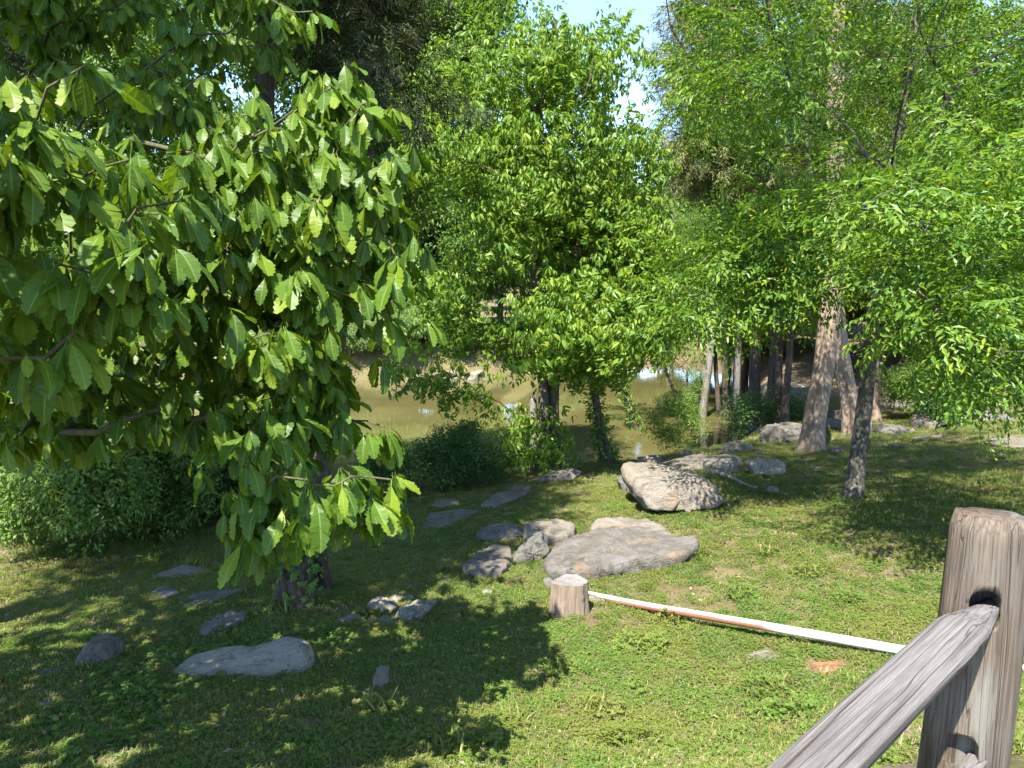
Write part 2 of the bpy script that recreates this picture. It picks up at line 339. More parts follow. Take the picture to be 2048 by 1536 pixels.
def straw_patch(num=9, rad=.1):
    s = Soup()
    for i in range(num):
        a = rnd(0, 6.28); p = np.array([rnd(-rad, rad), rnd(-rad, rad), rnd(.006, .03)]); V, Fs = strip(p, p + np.array([math.cos(a), math.sin(a), rnd(-.15, .15)]) * rnd(.02, .055), .0014); s.add(V, Fs, rnd(0, 1))
    return s
def clover_patch(num=14, rad=.07, leaf=.018, h=.04):
    s = Soup()
    for i in range(num):
        a, r = rnd(0, 6.28), rad * math.sqrt(rnd(0, 1)); b = np.array([math.cos(a) * r, math.sin(a) * r, h * rnd(.35, 1)]); c = rnd(0, 1); th0 = rnd(0, 6)
        tl = (rnd(-.4, .4), rnd(-.4, .4), 1)
        for k in range(3):
            th = th0 + k * 2.1; V, Fs = leaf_geo(leaf * rnd(.8, 1.2), .9, .2, .1, 1); s.add(V, Fs, c, frame((math.cos(th), math.sin(th), rnd(-.2, .3)), tl), b)
    return s
def creeper_geo(L=.08, n=2):                      # five leaflets in a fan
    s = Soup()
    for a in (-1.25, -.6, 0, .6, 1.25):
        V, Fs = leaf_geo(L * (1 - .22 * abs(a)), .42, .25, .25, n); s.add(V, Fs, rnd(.2, .9), frame((math.sin(a), math.cos(a), rnd(-.15, .1)), (0, 0, 1)))
    return s
def creeper_patch(num=5, rad=.12, h=.08, L=.07):
    s = Soup()
    for i in range(num):
        c = creeper_geo(L * rnd(.7, 1.2)); a = rnd(0, 6.28); Mx = frame((math.cos(a), math.sin(a), rnd(-.2, .3)), (rnd(-.4, .4), rnd(-.4, .4), 1))
        s.add(np.concatenate(c.V), c.F, rnd(0, 1), Mx, (rnd(-rad, rad), rnd(-rad, rad), h * rnd(.4, 1)))
    return s

TPL = {}
def templates(name, mat, fn, count):
    L = []
    for i in range(count):
        o = bpy.data.objects.new('template_' + name, fn().mesh(name, M[mat])); L.append(o)   # never linked: read by the scatter nodes
    TPL[name] = L
templates('elm', 'elm_leaf', lambda: spray_alt(0, .6, .1, .4, .056, 4, .4, .0, 1), 3)
templates('elm_tip', 'elm_leaf', lambda: spray_alt(0, .75, .1, .4, .056, 4, .4, 1.0, 1, .45), 3)
templates('centre', 'centre_leaf', lambda: spray_whorl(0, 5, .145, .3), 6)
templates('far', 'far_leaf', lambda: spray_far(0, .13, 60, .6), 4)
templates('mid', 'far_leaf', lambda: spray_far(0, .085, 70, .42), 4)
templates('pale', 'pale_leaf', lambda: spray_far(0, .12, 60, .6), 4)
templates('dark', 'dark_leaf', lambda: spray_far(0, .07, 70, .35), 4)
templates('ivy', 'ivy_leaf', lambda: spray_ivy(0), 4)
templates('bush', 'ivy_leaf', lambda: spray_far(0, .07, 60, .25, .8), 4)
templates('cedar', 'cedar_leaf', lambda: spray_cedar(0), 4)
templates('dry_cedar', 'dry_cedar_leaf', lambda: spray_cedar(0, 90, .8), 4)

def node_group(tpls):
    ng = bpy.data.node_groups.new('scatter', 'GeometryNodeTree')
    ng.interface.new_socket('Geometry', in_out='INPUT', socket_type='NodeSocketGeometry'); ng.interface.new_socket('Geometry', in_out='OUTPUT', socket_type='NodeSocketGeometry')
    N = ng.nodes; gi = N.new('NodeGroupInput'); go = N.new('NodeGroupOutput'); ip = N.new('GeometryNodeInstanceOnPoints'); jn = N.new('GeometryNodeJoinGeometry')
    for o in tpls:
        oi = N.new('GeometryNodeObjectInfo'); oi.inputs['Object'].default_value = o; oi.inputs['As Instance'].default_value = False
        g2 = N.new('GeometryNodeGeometryToInstance'); ng.links.new(oi.outputs['Geometry'], g2.inputs[0]); ng.links.new(g2.outputs[0], jn.inputs[0])
    def na(nm, dt): a = N.new('GeometryNodeInputNamedAttribute'); a.data_type = dt; a.inputs['Name'].default_value = nm; return a.outputs['Attribute']
    ng.links.new(gi.outputs[0], ip.inputs['Points']); ng.links.new(jn.outputs[0], ip.inputs['Instance']); ip.inputs['Pick Instance'].default_value = True
    ng.links.new(na('idx', 'INT'), ip.inputs['Instance Index']); ng.links.new(na('rot', 'FLOAT_VECTOR'), ip.inputs['Rotation']); ng.links.new(na('scl', 'FLOAT'), ip.inputs['Scale'])
    ng.links.new(ip.outputs[0], go.inputs[0]); return ng
NG = {}
def scatter(name, P, E, S, I, tpls, parent=None, base=(0, 0, 0)):
    key = tuple(o.name for o in tpls)
    if key not in NG: NG[key] = node_group(tpls)
    P = np.asarray(P, float) - np.asarray(base, float); n = len(P)
    me = bpy.data.meshes.new(name); me.vertices.add(n); me.vertices.foreach_set('co', P.ravel())
    a = me.attributes.new('rot', 'FLOAT_VECTOR', 'POINT'); a.data.foreach_set('vector', np.asarray(E, float).ravel())
    a = me.attributes.new('scl', 'FLOAT', 'POINT'); a.data.foreach_set('value', np.asarray(S, float))
    a = me.attributes.new('idx', 'INT', 'POINT'); a.data.foreach_set('value', np.asarray(I, int))
    o = bpy.data.objects.new(name, me); COL.objects.link(o)
    if parent: o.parent = parent
    else: o.location = base
    md = o.modifiers.new('scatter', 'NODES'); md.node_group = NG[key]; o['kind'] = 'stuff'
    return o

# ------------------------------------------------------------------ tubes and trees
def tube(P, Rr, sides=8, flute=0, rough=0, seed=0, cap=True):
    P = np.asarray(P, float); n = len(P); T = np.gradient(P, axis=0); T /= np.linalg.norm(T, axis=1)[:, None] + 1e-9
    x = np.cross(T[0], (0, 1, .1)); x /= np.linalg.norm(x) + 1e-9; V = []; a = np.linspace(0, 2 * math.pi, sides, endpoint=False); rr = np.random.RandomState(seed)
    ph = rr.uniform(0, 6.28, 6); wob = rr.uniform(-1, 1, 6)
    for i in range(n):
        x = x - T[i] * (x @ T[i]); x /= np.linalg.norm(x) + 1e-9; y = np.cross(T[i], x); s = i / max(1, n - 1)
        r = np.full(sides, Rr[i])
        if flute:
            fl = sum(np.sin(a * k + ph[j] + wob[j] * s * 2.5) / (1 + j * .5) for j, k in enumerate((3, 5, 8, 13)))
            r = r * (1 + flute * fl * .5)
        if rough: r = r * (1 + rough * rr.normal(size=sides))
        V.append(P[i] + np.outer(np.cos(a) * r, x) + np.outer(np.sin(a) * r, y))
    V = np.concatenate(V); i0 = np.arange(n * sides).reshape(n, sides); j = np.roll(i0, -1, 1)
    Fs = np.stack([i0[:-1], j[:-1], j[1:], i0[1:]], -1).reshape(-1, 4).tolist()
    if cap: Fs.append(list(range((n - 1) * sides, n * sides)))
    return V, Fs
def smooth_path(pts, n):
    pts = np.asarray(pts, float); t = np.linspace(0, len(pts) - 1, n); out = []
    for s in t:
        i = min(int(s), len(pts) - 2); f = s - i; p0 = pts[max(i - 1, 0)]; p1 = pts[i]; p2 = pts[i + 1]; p3 = pts[min(i + 2, len(pts) - 1)]
        out.append(.5 * ((2 * p1) + (-p0 + p2) * f + (2 * p0 - 5 * p1 + 4 * p2 - p3) * f * f + (-p0 + 3 * p1 - 3 * p2 + p3) * f ** 3))
    return np.array(out)
def grow(trunk, att, tipr=.006, step=.35, pathw=.35, sag=.08, expo=2.4, first=.35, up=.15):
    """branches from a trunk polyline to every attractor; returns nodes, parents, radii, tips"""
    N = [np.array(p[:3]) for p in trunk]; Par = [i - 1 for i in range(len(trunk))]; L = [0.0]
    for i in range(1, len(N)): L.append(L[-1] + np.linalg.norm(N[i] - N[i-1]))
    nt_ = len(trunk); att = att[np.argsort(np.linalg.norm(att[:, None] - np.array(N)[None], axis=2).min(1))]; tips = []
    cap = 60000; A = np.zeros((cap, 3)); A[:nt_] = N; LL = np.zeros(cap); LL[:nt_] = L; cnt = nt_
    f0 = int(nt_ * first); LL[:f0] += 1e6
    for a in att:
        d = A[:cnt] - a; c = np.sqrt((d * d).sum(1)) + pathw * LL[:cnt] + np.maximum(A[:cnt, 2] - a[2], 0) * .3
        i = int(np.argmin(c)); p = A[i]; dist = np.linalg.norm(a - p); k = max(2, int(dist / step))
        pd = p - A[Par[i]] if Par[i] >= 0 else np.array([0, 0, 1.]); pd = pd / (np.linalg.norm(pd) + 1e-9)
        c1 = p + pd * dist * .22 + (a - p) * .2 + np.array([0, 0, up * dist]) + RS.normal(size=3) * dist * .05
        pi = i
        for j in range(1, k + 1):
            t = j / k; q = (1 - t) ** 2 * p + 2 * t * (1 - t) * c1 + t * t * a + (RS.normal(size=3) * .03 * min(1, dist) if j < k else 0)
            A[cnt] = q; LL[cnt] = LL[pi] + np.linalg.norm(q - A[pi]); Par.append(pi); pi = cnt; cnt += 1
        tips.append(pi)
    LL[:f0] -= 1e6
    A = A[:cnt]; rad = np.zeros(cnt); ch = [[] for _ in range(cnt)]
    for i in range(cnt):
        if Par[i] >= 0: ch[Par[i]].append(i)
    acc = np.zeros(cnt)
    for i in range(cnt - 1, -1, -1):
        if not ch[i]: acc[i] = tipr ** expo
        if Par[i] >= 0: acc[Par[i]] += acc[i]
    # trunk nodes come first with parents before children, so walk again in index order from the end
    rad = acc ** (1 / expo); return A, Par, rad, tips, ch, nt_
def branch_mesh(A, Par, rad, ch, nt_, minr=.004, maxr=None):
    Vs, Fs, n = [], [], 0
    starts = [c for i in range(len(A)) for c in ch[i] if (i < nt_ and c >= nt_) or (i >= nt_ and c != ch[i][0])]
    for s in starts:
        chain = [Par[s], s]
        while ch[chain[-1]]: chain.append(ch[chain[-1]][0])
        P = A[chain]; r = np.minimum(rad[chain], maxr or 9); r[0] = r[1] * 1.15; r = np.maximum(r, minr)
        sides = 8 if r[1] > .05 else 5 if r[1] > .015 else 3
        V, f = tube(P, r, sides, 0, .06, s, False); Vs.append(V); Fs += [[q + n for q in x] for x in f]; n += len(V)
    return np.concatenate(Vs), Fs
def foliage_points(A, Par, tips, per, rad, scl, ntpl, vert=.7, back=3, droop=.2, tilt=.35):
    P, E, S = [], [], []
    for t in tips:
        p = A[t]; q = A[Par[t]]; d0 = p - q; d0 /= np.linalg.norm(d0) + 1e-9
        for k in range(per):
            v = RS.normal(size=3); v /= np.linalg.norm(v); r = rad * RS.uniform(.05, 1) ** .45
            pos = p + v * r * np.array([1, 1, vert])
            d = v * .8 + d0 * .5 + np.array([0, 0, -droop]) + RS.normal(size=3) * .25
            m3 = frame(d, (RS.normal() * tilt, RS.normal() * tilt, 1)); e = Matrix(m3.tolist()).to_euler()
            P.append(pos); E.append(tuple(e)); S.append(scl * RS.uniform(.7, 1.25))
    return np.array(P), np.array(E), np.array(S), RS.randint(0, ntpl, len(P))
def trunk_mesh(path, r0, r1, mat, n=36, sides=28, flute=.12, flare=1.7, seed=0, sink=.25, rough=.02, flare_h=.5):
    P = smooth_path(path, n); P[0] = P[0]; s = np.linspace(0, 1, n); L = np.r_[0, np.cumsum(np.linalg.norm(np.diff(P, axis=0), axis=1))]
    rr = r0 + (r1 - r0) * s; rr = rr * (1 + (flare - 1) * np.exp(-L / (flare_h * .5)))
    P = np.vstack([P[0] - (0, 0, sink), P]); rr = np.r_[rr[0] * 1.1, rr]
    V, Fs = tube(P, rr, sides, flute, rough, seed); return V, Fs, P[1:], rr[1:]
TREES = []
def make_tree(name, label, path, r0, r1, att, spray, per, srad, sscl, bark='brown_bark', group=None, cat='tree', vert=.7, droop=.2, tipr=.006, pathw=.35, first=.35,
              flute=.12, flare=1.7, sides=24, seed=0, maxr=None, up=.15, trunk_name='trunk'):
    base = np.array(path[0], float); base[2] = H(base[0], base[1]); path = [tuple(base)] + [tuple(p) for p in path[1:]]
    root = thing(name, tuple(base), label, cat, group)
    V, Fs, P, rr = trunk_mesh(path, r0, r1, M[bark], flute=flute, flare=flare, sides=sides, seed=seed)
    obj(trunk_name, mesh(trunk_name, V - base, Fs, M[bark]), root, False)
    tr = [tuple(p) for p in P[::2]]
    att = np.asarray(att)
    A, Par, rad, tips, ch, nt_ = grow(tr, att, tipr=tipr, pathw=pathw, first=first, up=up)
    V, Fs = branch_mesh(A, Par, rad, ch, nt_, maxr=maxr or r1 * 1.1)
    b = obj('branches', mesh('branches', V - base, Fs, M[bark]), root, False); b['kind'] = 'stuff'
    tp = TPL[spray] if isinstance(spray, str) else sum((TPL[s] for s in spray), [])
    Pp, E, S, I = foliage_points(A, Par, tips, per, srad, sscl, len(tp), vert, droop=droop)
    scatter('foliage', Pp, E, S, I, tp, root, base)
    return root, A, Par, tips
def copy_tree(o, loc, rz=0, s=1, label=None, parent=None):
    c = o.copy(); COL.objects.link(c)
    if parent: c.parent = parent
    else:
        c.location = loc; c.rotation_euler = (0, 0, rz); c.scale = (s, s, s)
        if label: c['label'] = label
    for k in o.children: copy_tree(k, None, parent=c)
    return c

def clump(att, k, f):
    c = att[RS.choice(len(att), k, replace=False)]; d = np.linalg.norm(att[:, None] - c[None], axis=2); n_ = c[d.argmin(1)]
    return n_ + (att - n_) * f
def in_poly(u, v, poly):
    c = False; n = len(poly); j = n - 1
    for i in range(n):
        (xi, yi), (xj, yj) = poly[i], poly[j]
        if (yi > v) != (yj > v) and u < (xj - xi) * (v - yi) / (yj - yi) + xi: c = not c
        j = i
    return c
def sample_poly(poly, n, d0, d1, dfun=None):
    us, vs = [p[0] for p in poly], [p[1] for p in poly]; out = []
    while len(out) < n:
        u, v = RS.uniform(min(us), max(us)), RS.uniform(min(vs), max(vs))
        if in_poly(u, v, poly):
            d = RS.uniform(d0, d1)
            if dfun: d = dfun(u, v, d)
            out.append(W(u, v, d))
    return np.array(out)
def sample_ell(c, r, n, shell=.3, zmin=-1):
    out = []
    while len(out) < n:
        v = RS.normal(size=3); v /= np.linalg.norm(v)
        if v[2] < zmin: continue
        out.append(np.array(c) + v * np.array(r) * RS.uniform(shell, 1) ** .5)
    return np.array(out)
#PART2
# ------------------------------------------------------------------ the large chestnut oak on the left
def oak_leaf_mesh(k):
    rr = random.Random(50 + k); nT = 8; pet = .13; V = []; Fs = []; mid = []
    droop = [.12, .3, .2, .45, .05, .38][k % 6]; fold = [.35, .12, .55, .28, .7, .2][k % 6]; twist = rr.uniform(-.5, .5); bend = rr.uniform(-.16, .16); wid = rr.uniform(.8, 1.12); wav = rr.uniform(.01, .035); ph = rr.uniform(0, 6)
    def pt(y, x, up):                             # y along the leaf 0..1, x sideways
        s = max(0, y - pet) / (1 - pet); z = -droop * y * y + fold * abs(x) * (1 - .4 * s) + up + wav * math.sin(y * 9 + ph + (2 if x > 0 else 0)) * min(1, abs(x) * 9); an = twist * s
        return (x * math.cos(an) + bend * y * y, y, z + x * math.sin(an))
    V += [pt(0, -.006, 0), pt(0, .006, 0), pt(pet, -.006, 0), pt(pet, .006, 0)]; mid += [0] * 4; Fs.append([0, 1, 3, 2])
    W_ = lambda t:   .225 * (math.sin(math.pi * min(1, t) ** 1.2 * .985) ** .75)
    M_ = []; EL = []; ER = []
    for i in range(nT + 1):
        t = i / nT; y = pet + (1 - pet) * t; pl = .006 * (1 if i % 2 else -1)
        M_.append(len(V)); V.append(pt(y, 0, 0)); mid.append(0)
        if 0 < i < nT:
            for sg, Lx in ((-1, EL), (1, ER)):
                w0 = W_(t) * wid * rr.uniform(.9, 1.07)
                Lx.append((len(V), len(V) + 1)); V.append(pt(y + .012, sg * w0 * .88, pl)); V.append(pt(y + .052, sg * w0 * 1.04, -pl * .5)); mid += [1, 1]
    for Lx, sg in ((EL, -1), (ER, 1)):
        def f(*q): Fs.append(list(q) if sg > 0 else list(q)[::-1])
        f(M_[0], Lx[0][0], Lx[0][1], M_[1])
        for i in range(nT - 2): f(M_[i + 1], Lx[i][1], Lx[i + 1][0], Lx[i + 1][1], M_[i + 2])
        f(M_[nT - 1], Lx[-1][1], M_[nT])
    return mesh('oak_leaf', V, Fs, M['oak_leaf'], smooth=False, attrs={'lc': [rr.random()] * len(V), 'mid': mid})
OAKM = [oak_leaf_mesh(k) for k in range(12)]
OAKT = []
for me in OAKM: OAKT.append(bpy.data.objects.new('template_oak_leaf', me))

def build_oak():
    base = np.array([-5.9, 6.0, 0]); base[2] = H(base[0], base[1])
    root = thing('chestnut_oak', tuple(base), 'big chestnut oak filling the left side with drooping saw-edged leaves', 'tree')
    path = [tuple(base), (-5.8, 6.1, 5), (-5.2, 6.6, 7.5), (-4.95, 7, 9.0), (-5.3, 7.2, 12)]
    V, Fs, P, rr = trunk_mesh(path, .26, .10, M['oak_bark'], seed=4); obj('trunk', mesh('trunk', V - base, Fs, M['oak_bark']), root, False)
    near_r = [(600,200),(640,140),(700,125),(760,190),(800,280),(815,350),(850,450),(790,560),(760,640),(760,770),(720,800),(620,800),(520,720),(440,560),(360,420),(420,300)]
    near_l = [(-150,240),(60,280),(200,250),(400,300),(420,480),(340,560),(300,640),(60,800),(-150,800)]
    mid_l = [(-200,260),(420,260),(620,420),(700,700),(520,840),(300,850),(0,800),(-200,800)]
    low = [(440,780),(600,760),(720,830),(820,790),(780,860),(620,860),(560,960),(480,960)]
    low2 = [(600,960),(680,940),(820,940),(850,975),(780,1010),(640,1010)]
    low3 = [(470,1010),(560,960),(600,1010),(580,1080),(490,1080)]
    low4 = [(250,960),(400,900),(420,1000),(300,1030)]
    top = [(-200,-300),(620,-300),(640,60),(560,150),(400,250),(0,260),(-200,260)]
    back = [(-200,-200),(560,-200),(640,140),(760,300),(720,640),(500,760),(100,780),(-200,780)]
    att = np.vstack([
        clump(sample_poly(near_r, 120, 3.4, 4.4), 30, .6), sample_poly(near_l, 52, 2.5, 3.6), clump(sample_poly(mid_l, 130, 3.4, 5.2), 42, .65),
        sample_poly(low, 22, 3.5, 4.1), sample_poly(low2, 9, 3.1, 3.5), sample_poly(low3, 7, 3.3, 3.7), sample_poly([(-60,700),(500,700),(520,840),(250,880),(-60,880)], 40, 3.8, 5.6),
        sample_poly(top, 150, 4.6, 7.6), sample_ell((-3.3, 2.1, 6.8), (2.0, 1.6, .9), 150, .1), sample_ell((-4.4, 3.0, 7.0), (1.9, 1.5, .9), 170, .1), sample_ell((-2.5, 1.3, 7.6), (1.5, 1.1, .5), 50, .1), sample_poly(back, 70, 5.4, 8.0),
        sample_ell((-5.2, 4.6, 8.6), (2.8, 4.0, 3.2), 110, .3, -.3)])
    A, Par, rad, tips, ch, nt_ = grow([tuple(p) for p in P[::2]], att, tipr=.0055, step=.3, pathw=.22, first=.3, up=.1, expo=2.5)
    V, Fs = branch_mesh(A, Par, rad, ch, nt_, minr=.004, maxr=.075); b = obj('branches', mesh('branches', V - base, Fs, M['twig']), root, False); b['kind'] = 'stuff'
    LF = []                                       # (position, matrix, scale, variant)
    def whorl(p, ax, k, sc_):
        ax = ax / (np.linalg.norm(ax) + 1e-9)
        for j in range(k):
            th = 6.283 * j / k + rnd(-.35, .35); radv = np.array([math.cos(th), math.sin(th), 0]) + ax * np.array([.5, .5, 0])
            el = rnd(.55, 2.2); d = radv * 1.0 + np.array([0, 0, -el]) + ax * .2
            up = radv * .9 + np.array([0, 0, .8]) + RS.normal(size=3) * .22
            LF.append((p + RS.normal(size=3) * .012, frame(d, up), sc_ * rnd(.55, 1.2), random.randrange(12)))
    for t in tips:
        p = A[t]; ax = p - A[Par[t]]; whorl(p, ax, random.choice((6, 7, 8, 9)), .2)
        q = t
        for s_ in range(random.choice((2, 3, 4))):
            if Par[q] >= nt_: q = Par[q]
            off = RS.normal(size=3) * .13; off[2] = abs(off[2]) * .6 - .04
            whorl(A[q] + off, ax, random.choice((4, 5, 6)), .17)
    P_ = np.array([l[0] for l in LF]); pr = proj(P_ - np.array([0, 0, .08]))
    inview = (pr[:, 0] > 0) & (pr[:, 0] < 2048) & (pr[:, 1] > 0) & (pr[:, 1] < 1536) & (pr[:, 2] > .5)
    order = np.argsort(np.where(inview, pr[:, 2], 99)); cell = {}; chosen = []
    for i in order:
        if not inview[i] or len(chosen) >= 300: break
        c = (int(pr[i, 0] // 34), int(pr[i, 1] // 34))
        if c in cell: continue
        cell[c] = 1; chosen.append(int(i))
    cs = set(chosen)
    for i in chosen:
        p, m3, s, k = LF[i]; o = bpy.data.objects.new('leaf', OAKM[k]); COL.objects.link(o); o.parent = root
        o.location = Vector(p - base); o.rotation_euler = Matrix(m3.tolist()).to_euler(); o.scale = (s, s, s)
    rest = [l for i, l in enumerate(LF) if i not in cs]
    scatter('foliage', [l[0] for l in rest], [tuple(Matrix(l[1].tolist()).to_euler()) for l in rest], [l[2] for l in rest], [l[3] for l in rest], OAKT, root, base)
build_oak()

# ------------------------------------------------------------------ trees that stand round the lawn
def P_(u, v, d): return tuple(W(u, v, d))
def gbase(u, v): return tuple(G(u, v))

def lawn_trees():
    # the two-trunked cedar behind the oak leaves
    g = gbase(592, 1205); d = proj(g)[0, 2]
    top = lambda u, v: P_(u, v, d)
    att = np.vstack([sample_poly([(560,-260),(780,-260),(800,120),(770,180),(690,90),(640,40)], 24, 6.8, 8.4), sample_ell((-4.4, 8.0, 12.4), (1.7, 1.8, 2.8), 40, .3, -.5),
                     sample_poly([(-60,-100),(130,-100),(120,60),(20,120)], 8, 8.5, 10)])
    root, A, Par, tips = make_tree('cedar_tree', 'two-stemmed cedar with creeper on its trunk, behind the drooping oak leaves', [g, top(600,1100), top(585,900), top(560,600), top(530,250), top(520,-150), (-3.6, 7.9, 13.5)],
        .15, .07, att, 'cedar', 26, .6, 1.1, 'cedar_dark_bark', flute=.22, flare=1.5, seed=11, vert=.55, tipr=.007, first=.55, droop=.5)
    # second stem
    g2 = G(640, 1172); path = [tuple(g2), P_(636, 1080, d + .25), P_(650, 900, d + .5), P_(690, 600, d + .7), P_(740, 300, d + .8)]
    V, Fs, P, rr = trunk_mesh(path, .11, .05, None, flute=.22, flare=1.5, seed=12); b = np.array(root.location)
    obj('trunk', mesh('trunk', V - b, Fs, M['cedar_dark_bark']), root, False)

    # centre tree at the water's edge
    g = gbase(1085, 944); d = proj(g)[0, 2]
    polyt = [(870,270),(900,110),(990,40),(1060,30),(1150,60),(1220,75),(1280,150),(1305,250),(1310,340),(1300,460),(1230,540),(1100,550),(980,520),(910,420)]
    polym = [(880,540),(930,500),(1100,540),(1270,540),(1280,640),(1240,700),(1190,760),(1110,750),(1030,720),(980,670),(920,650),(880,620)]
    att = np.vstack([sample_poly(polyt, 120, d - 2.2, d + 2.0), sample_poly(polym, 62, d - 1.8, d + 1.8), sample_poly([(1100,600),(1290,610),(1300,690),(1240,740),(1120,700)], 12, d - 2.6, d - 1.8),
        sample_poly([(940,790),(980,760),(1010,830),(950,810)], 3, d - .6, d + .4), sample_poly([(1040,850),(1080,840),(1090,900),(1050,905)], 4, d - .8, d + .1), sample_poly([(845,700),(870,690),(868,760),(850,760)], 3, d - 1, d)])
    att = np.vstack([clump(att, 55, .52), sample_poly([(900,110),(1000,50),(1130,70),(1230,150),(1300,300),(1200,500),(950,460),(880,300)], 45, d - .6, d + 1.6)])
    make_tree('creekside_tree', 'bright green tree in the centre at the pond edge, leaves hanging in bunches', [g, P_(1088,850,d), P_(1082,680,d), P_(1066,500,d), P_(1064,400,d), P_(1035,310,d), P_(1090,180,d), P_(1110,40,d)],
        .125, .05, att, 'centre', 14, .46, 1.0, 'brown_bark', seed=21, tipr=.009, vert=.6, droop=.5, first=.2, maxr=.06)
    # companions of the centre trunk
    for (u, v, tp, r, lab, sd) in ((1072, 944, [(1070,880),(1066,800)], .10, 'broken-topped grey snag just left of the centre tree trunk', 5), (1107, 940, [(1106,860),(1108,760),(1125,600),(1160,480)], .15, 'dark leaning trunk touching the right of the centre tree', 6)):
        g = gbase(u, v); dd = proj(g)[0, 2]; path = [g] + [P_(a, b, dd) for a, b in tp]; b0 = np.array(g)
        V, Fs, P, rr = trunk_mesh(path, r, r * .7, None, flute=.2, flare=1.25, seed=sd)
        if sd == 5:
            V[-24:, 2] += RS.uniform(-.12, .22, 24); root = thing('snag', g, lab, 'dead tree'); obj('trunk', mesh('trunk', V - b0, Fs, M['pale_bark']), root, False)
        else:
            att = sample_poly([(1130,440),(1300,400),(1330,640),(1180,700)], 40, dd - 1, dd + 2)
            make_tree('water_elm', lab, path, r, r * .6, att, 'centre', 14, .5, 1.0, 'brown_bark', seed=6, tipr=.007, droop=.5)

    # ivy-covered leaning trunks by the water
    for (u, v, tp, r, lab) in ((1292, 918, [(1275,860),(1250,780),(1240,690),(1232,560)], .16, 'leaning trunk wrapped in bright ivy beside the blue water reflection'),
                               (1216, 928, [(1205,880),(1195,820),(1180,720)], .13, 'short dark trunk with ivy, between the centre tree and the leaning one')):
        g = gbase(u, v); dd = proj(g)[0, 2]; path = [g] + [P_(a, b, dd) for a, b in tp]
        att = sample_poly([(1180,420),(1310,400),(1330,620),(1270,700),(1170,690)], 34, dd - .8, dd + 1.6) if r > .14 else sample_poly([(1140,600),(1240,600),(1240,720),(1150,720)], 14, dd - .6, dd + .8)
        root, A, Pr, tp_ = make_tree('ivied_tree', lab, path, r, r * .55, att, 'centre', 12, .5, .95, 'brown_bark', seed=int(u), tipr=.007, droop=.6)
        Pq = smooth_path([np.array(p) for p in path], 90); pts = []; E = []
        for q in Pq[4:]:
            for _ in range(5 if r > .14 else 1):
                a = rnd(0, 6.28); rr_ = r * rnd(.8, 1.5); pts.append(q + np.array([math.cos(a) * rr_, math.sin(a) * rr_, rnd(-.05, .05)])); E.append((rnd(-1, 1), rnd(-1, 1), rnd(0, 6.28)))
        o = scatter('ivy', pts, E, RS.uniform(.8, 1.3, len(pts)), RS.randint(0, 4, len(pts)), TPL['ivy'], None, tuple(g))
        tag(o, 'ivy wrapped round ' + ('the leaning trunk by the blue water reflection' if r > .14 else 'the short dark trunk right of the centre tree'), 'ivy')

    # elm on the right
    g = gbase(1705, 994); d = proj(g)[0, 2]
    A1 = [(1400,-40),(2120,-40),(2120,380),(1900,420),(1720,360),(1560,380),(1440,330),(1360,260),(1330,160),(1370,60)]
    A2 = [(1350,580),(1440,450),(1560,480),(1640,410),(1720,470),(1800,540),(1790,610),(1700,640),(1640,600),(1560,600),(1480,620),(1420,660),(1370,640)]
    A3 = [(1700,420),(1850,330),(2080,260),(2120,700),(1990,760),(1860,700),(1780,600)]
    att = np.vstack([sample_poly(A1, 150, d - 2.8, d + 2.5), sample_poly(A2, 85, d - 2.4, d - .3), sample_poly(A3, 60, 6.6, 8.6), sample_poly(A3, 45, d - 2, d + 1), sample_ell((5.2, 9.0, 11.3), (3.8, 3.4, 2.0), 120, .2, -.5),
                     sample_poly([(1880,640),(2100,560),(2120,740),(2000,790),(1930,740)], 20, 7.4, 9)])
    att = clump(att, 150, .6); q_ = proj(att); att = att[~((q_[:, 0] > 1585) & (q_[:, 0] < 1715) & (q_[:, 1] > 520) & (q_[:, 1] < 770))]
    elm = make_tree('elm_tree', 'elm on the right lawn with a lichen-spotted dark trunk and feathery yellow-tipped sprays', [g, P_(1718,900,d), P_(1735,760,d), P_(1750,600,d), P_(1770,420,d), P_(1800,250,d), P_(1830,60,d), P_(1850,-100,d)],
        .135, .05, att, ['elm', 'elm_tip'], 8, .42, 1.0, 'elm_bark', seed=31, tipr=.007, vert=.35, droop=.1, flute=.06, flare=1.35, first=.35, maxr=.055)[0]
    bE = np.array(elm.location)
    for pts, r in (([(1795,420),(1850,330),(1875,250),(1893,205),(1930,160),(1990,110),(2080,60)], .042), ([(1893,205),(1880,150),(1862,110),(1840,60)], .028), ([(1790,440),(1900,350),(2000,300),(2090,280)], .025)):
        Pq = smooth_path([np.array(P_(a, b_, d - 1.6 - .15 * k)) for k, (a, b_) in enumerate(pts)], 24); V, Fs = tube(Pq, np.linspace(r, r * .5, 24), 10, .08, .04); obj('limb', mesh('limb', V - bE, Fs, M['elm_bark']), elm, False)

    # the big pale cedar trunk and the ones beside it
    def cedar(u, v, tp, r, lab, bark, att, seed, spray='dark', flare=1.5, r1=None, flute=.2, per=12, scl=1.0, droop=.3):
        g = gbase(u, v); dd = proj(g)[0, 2]; path = [g] + [P_(a, b, dd) for a, b in tp]
        make_tree('cedar_tree', lab, path, r, r1 or r * .7, att(dd), spray, per, .7, scl, bark, seed=seed, flare=flare, flute=flute, tipr=.008, first=.5, sides=36, droop=droop)
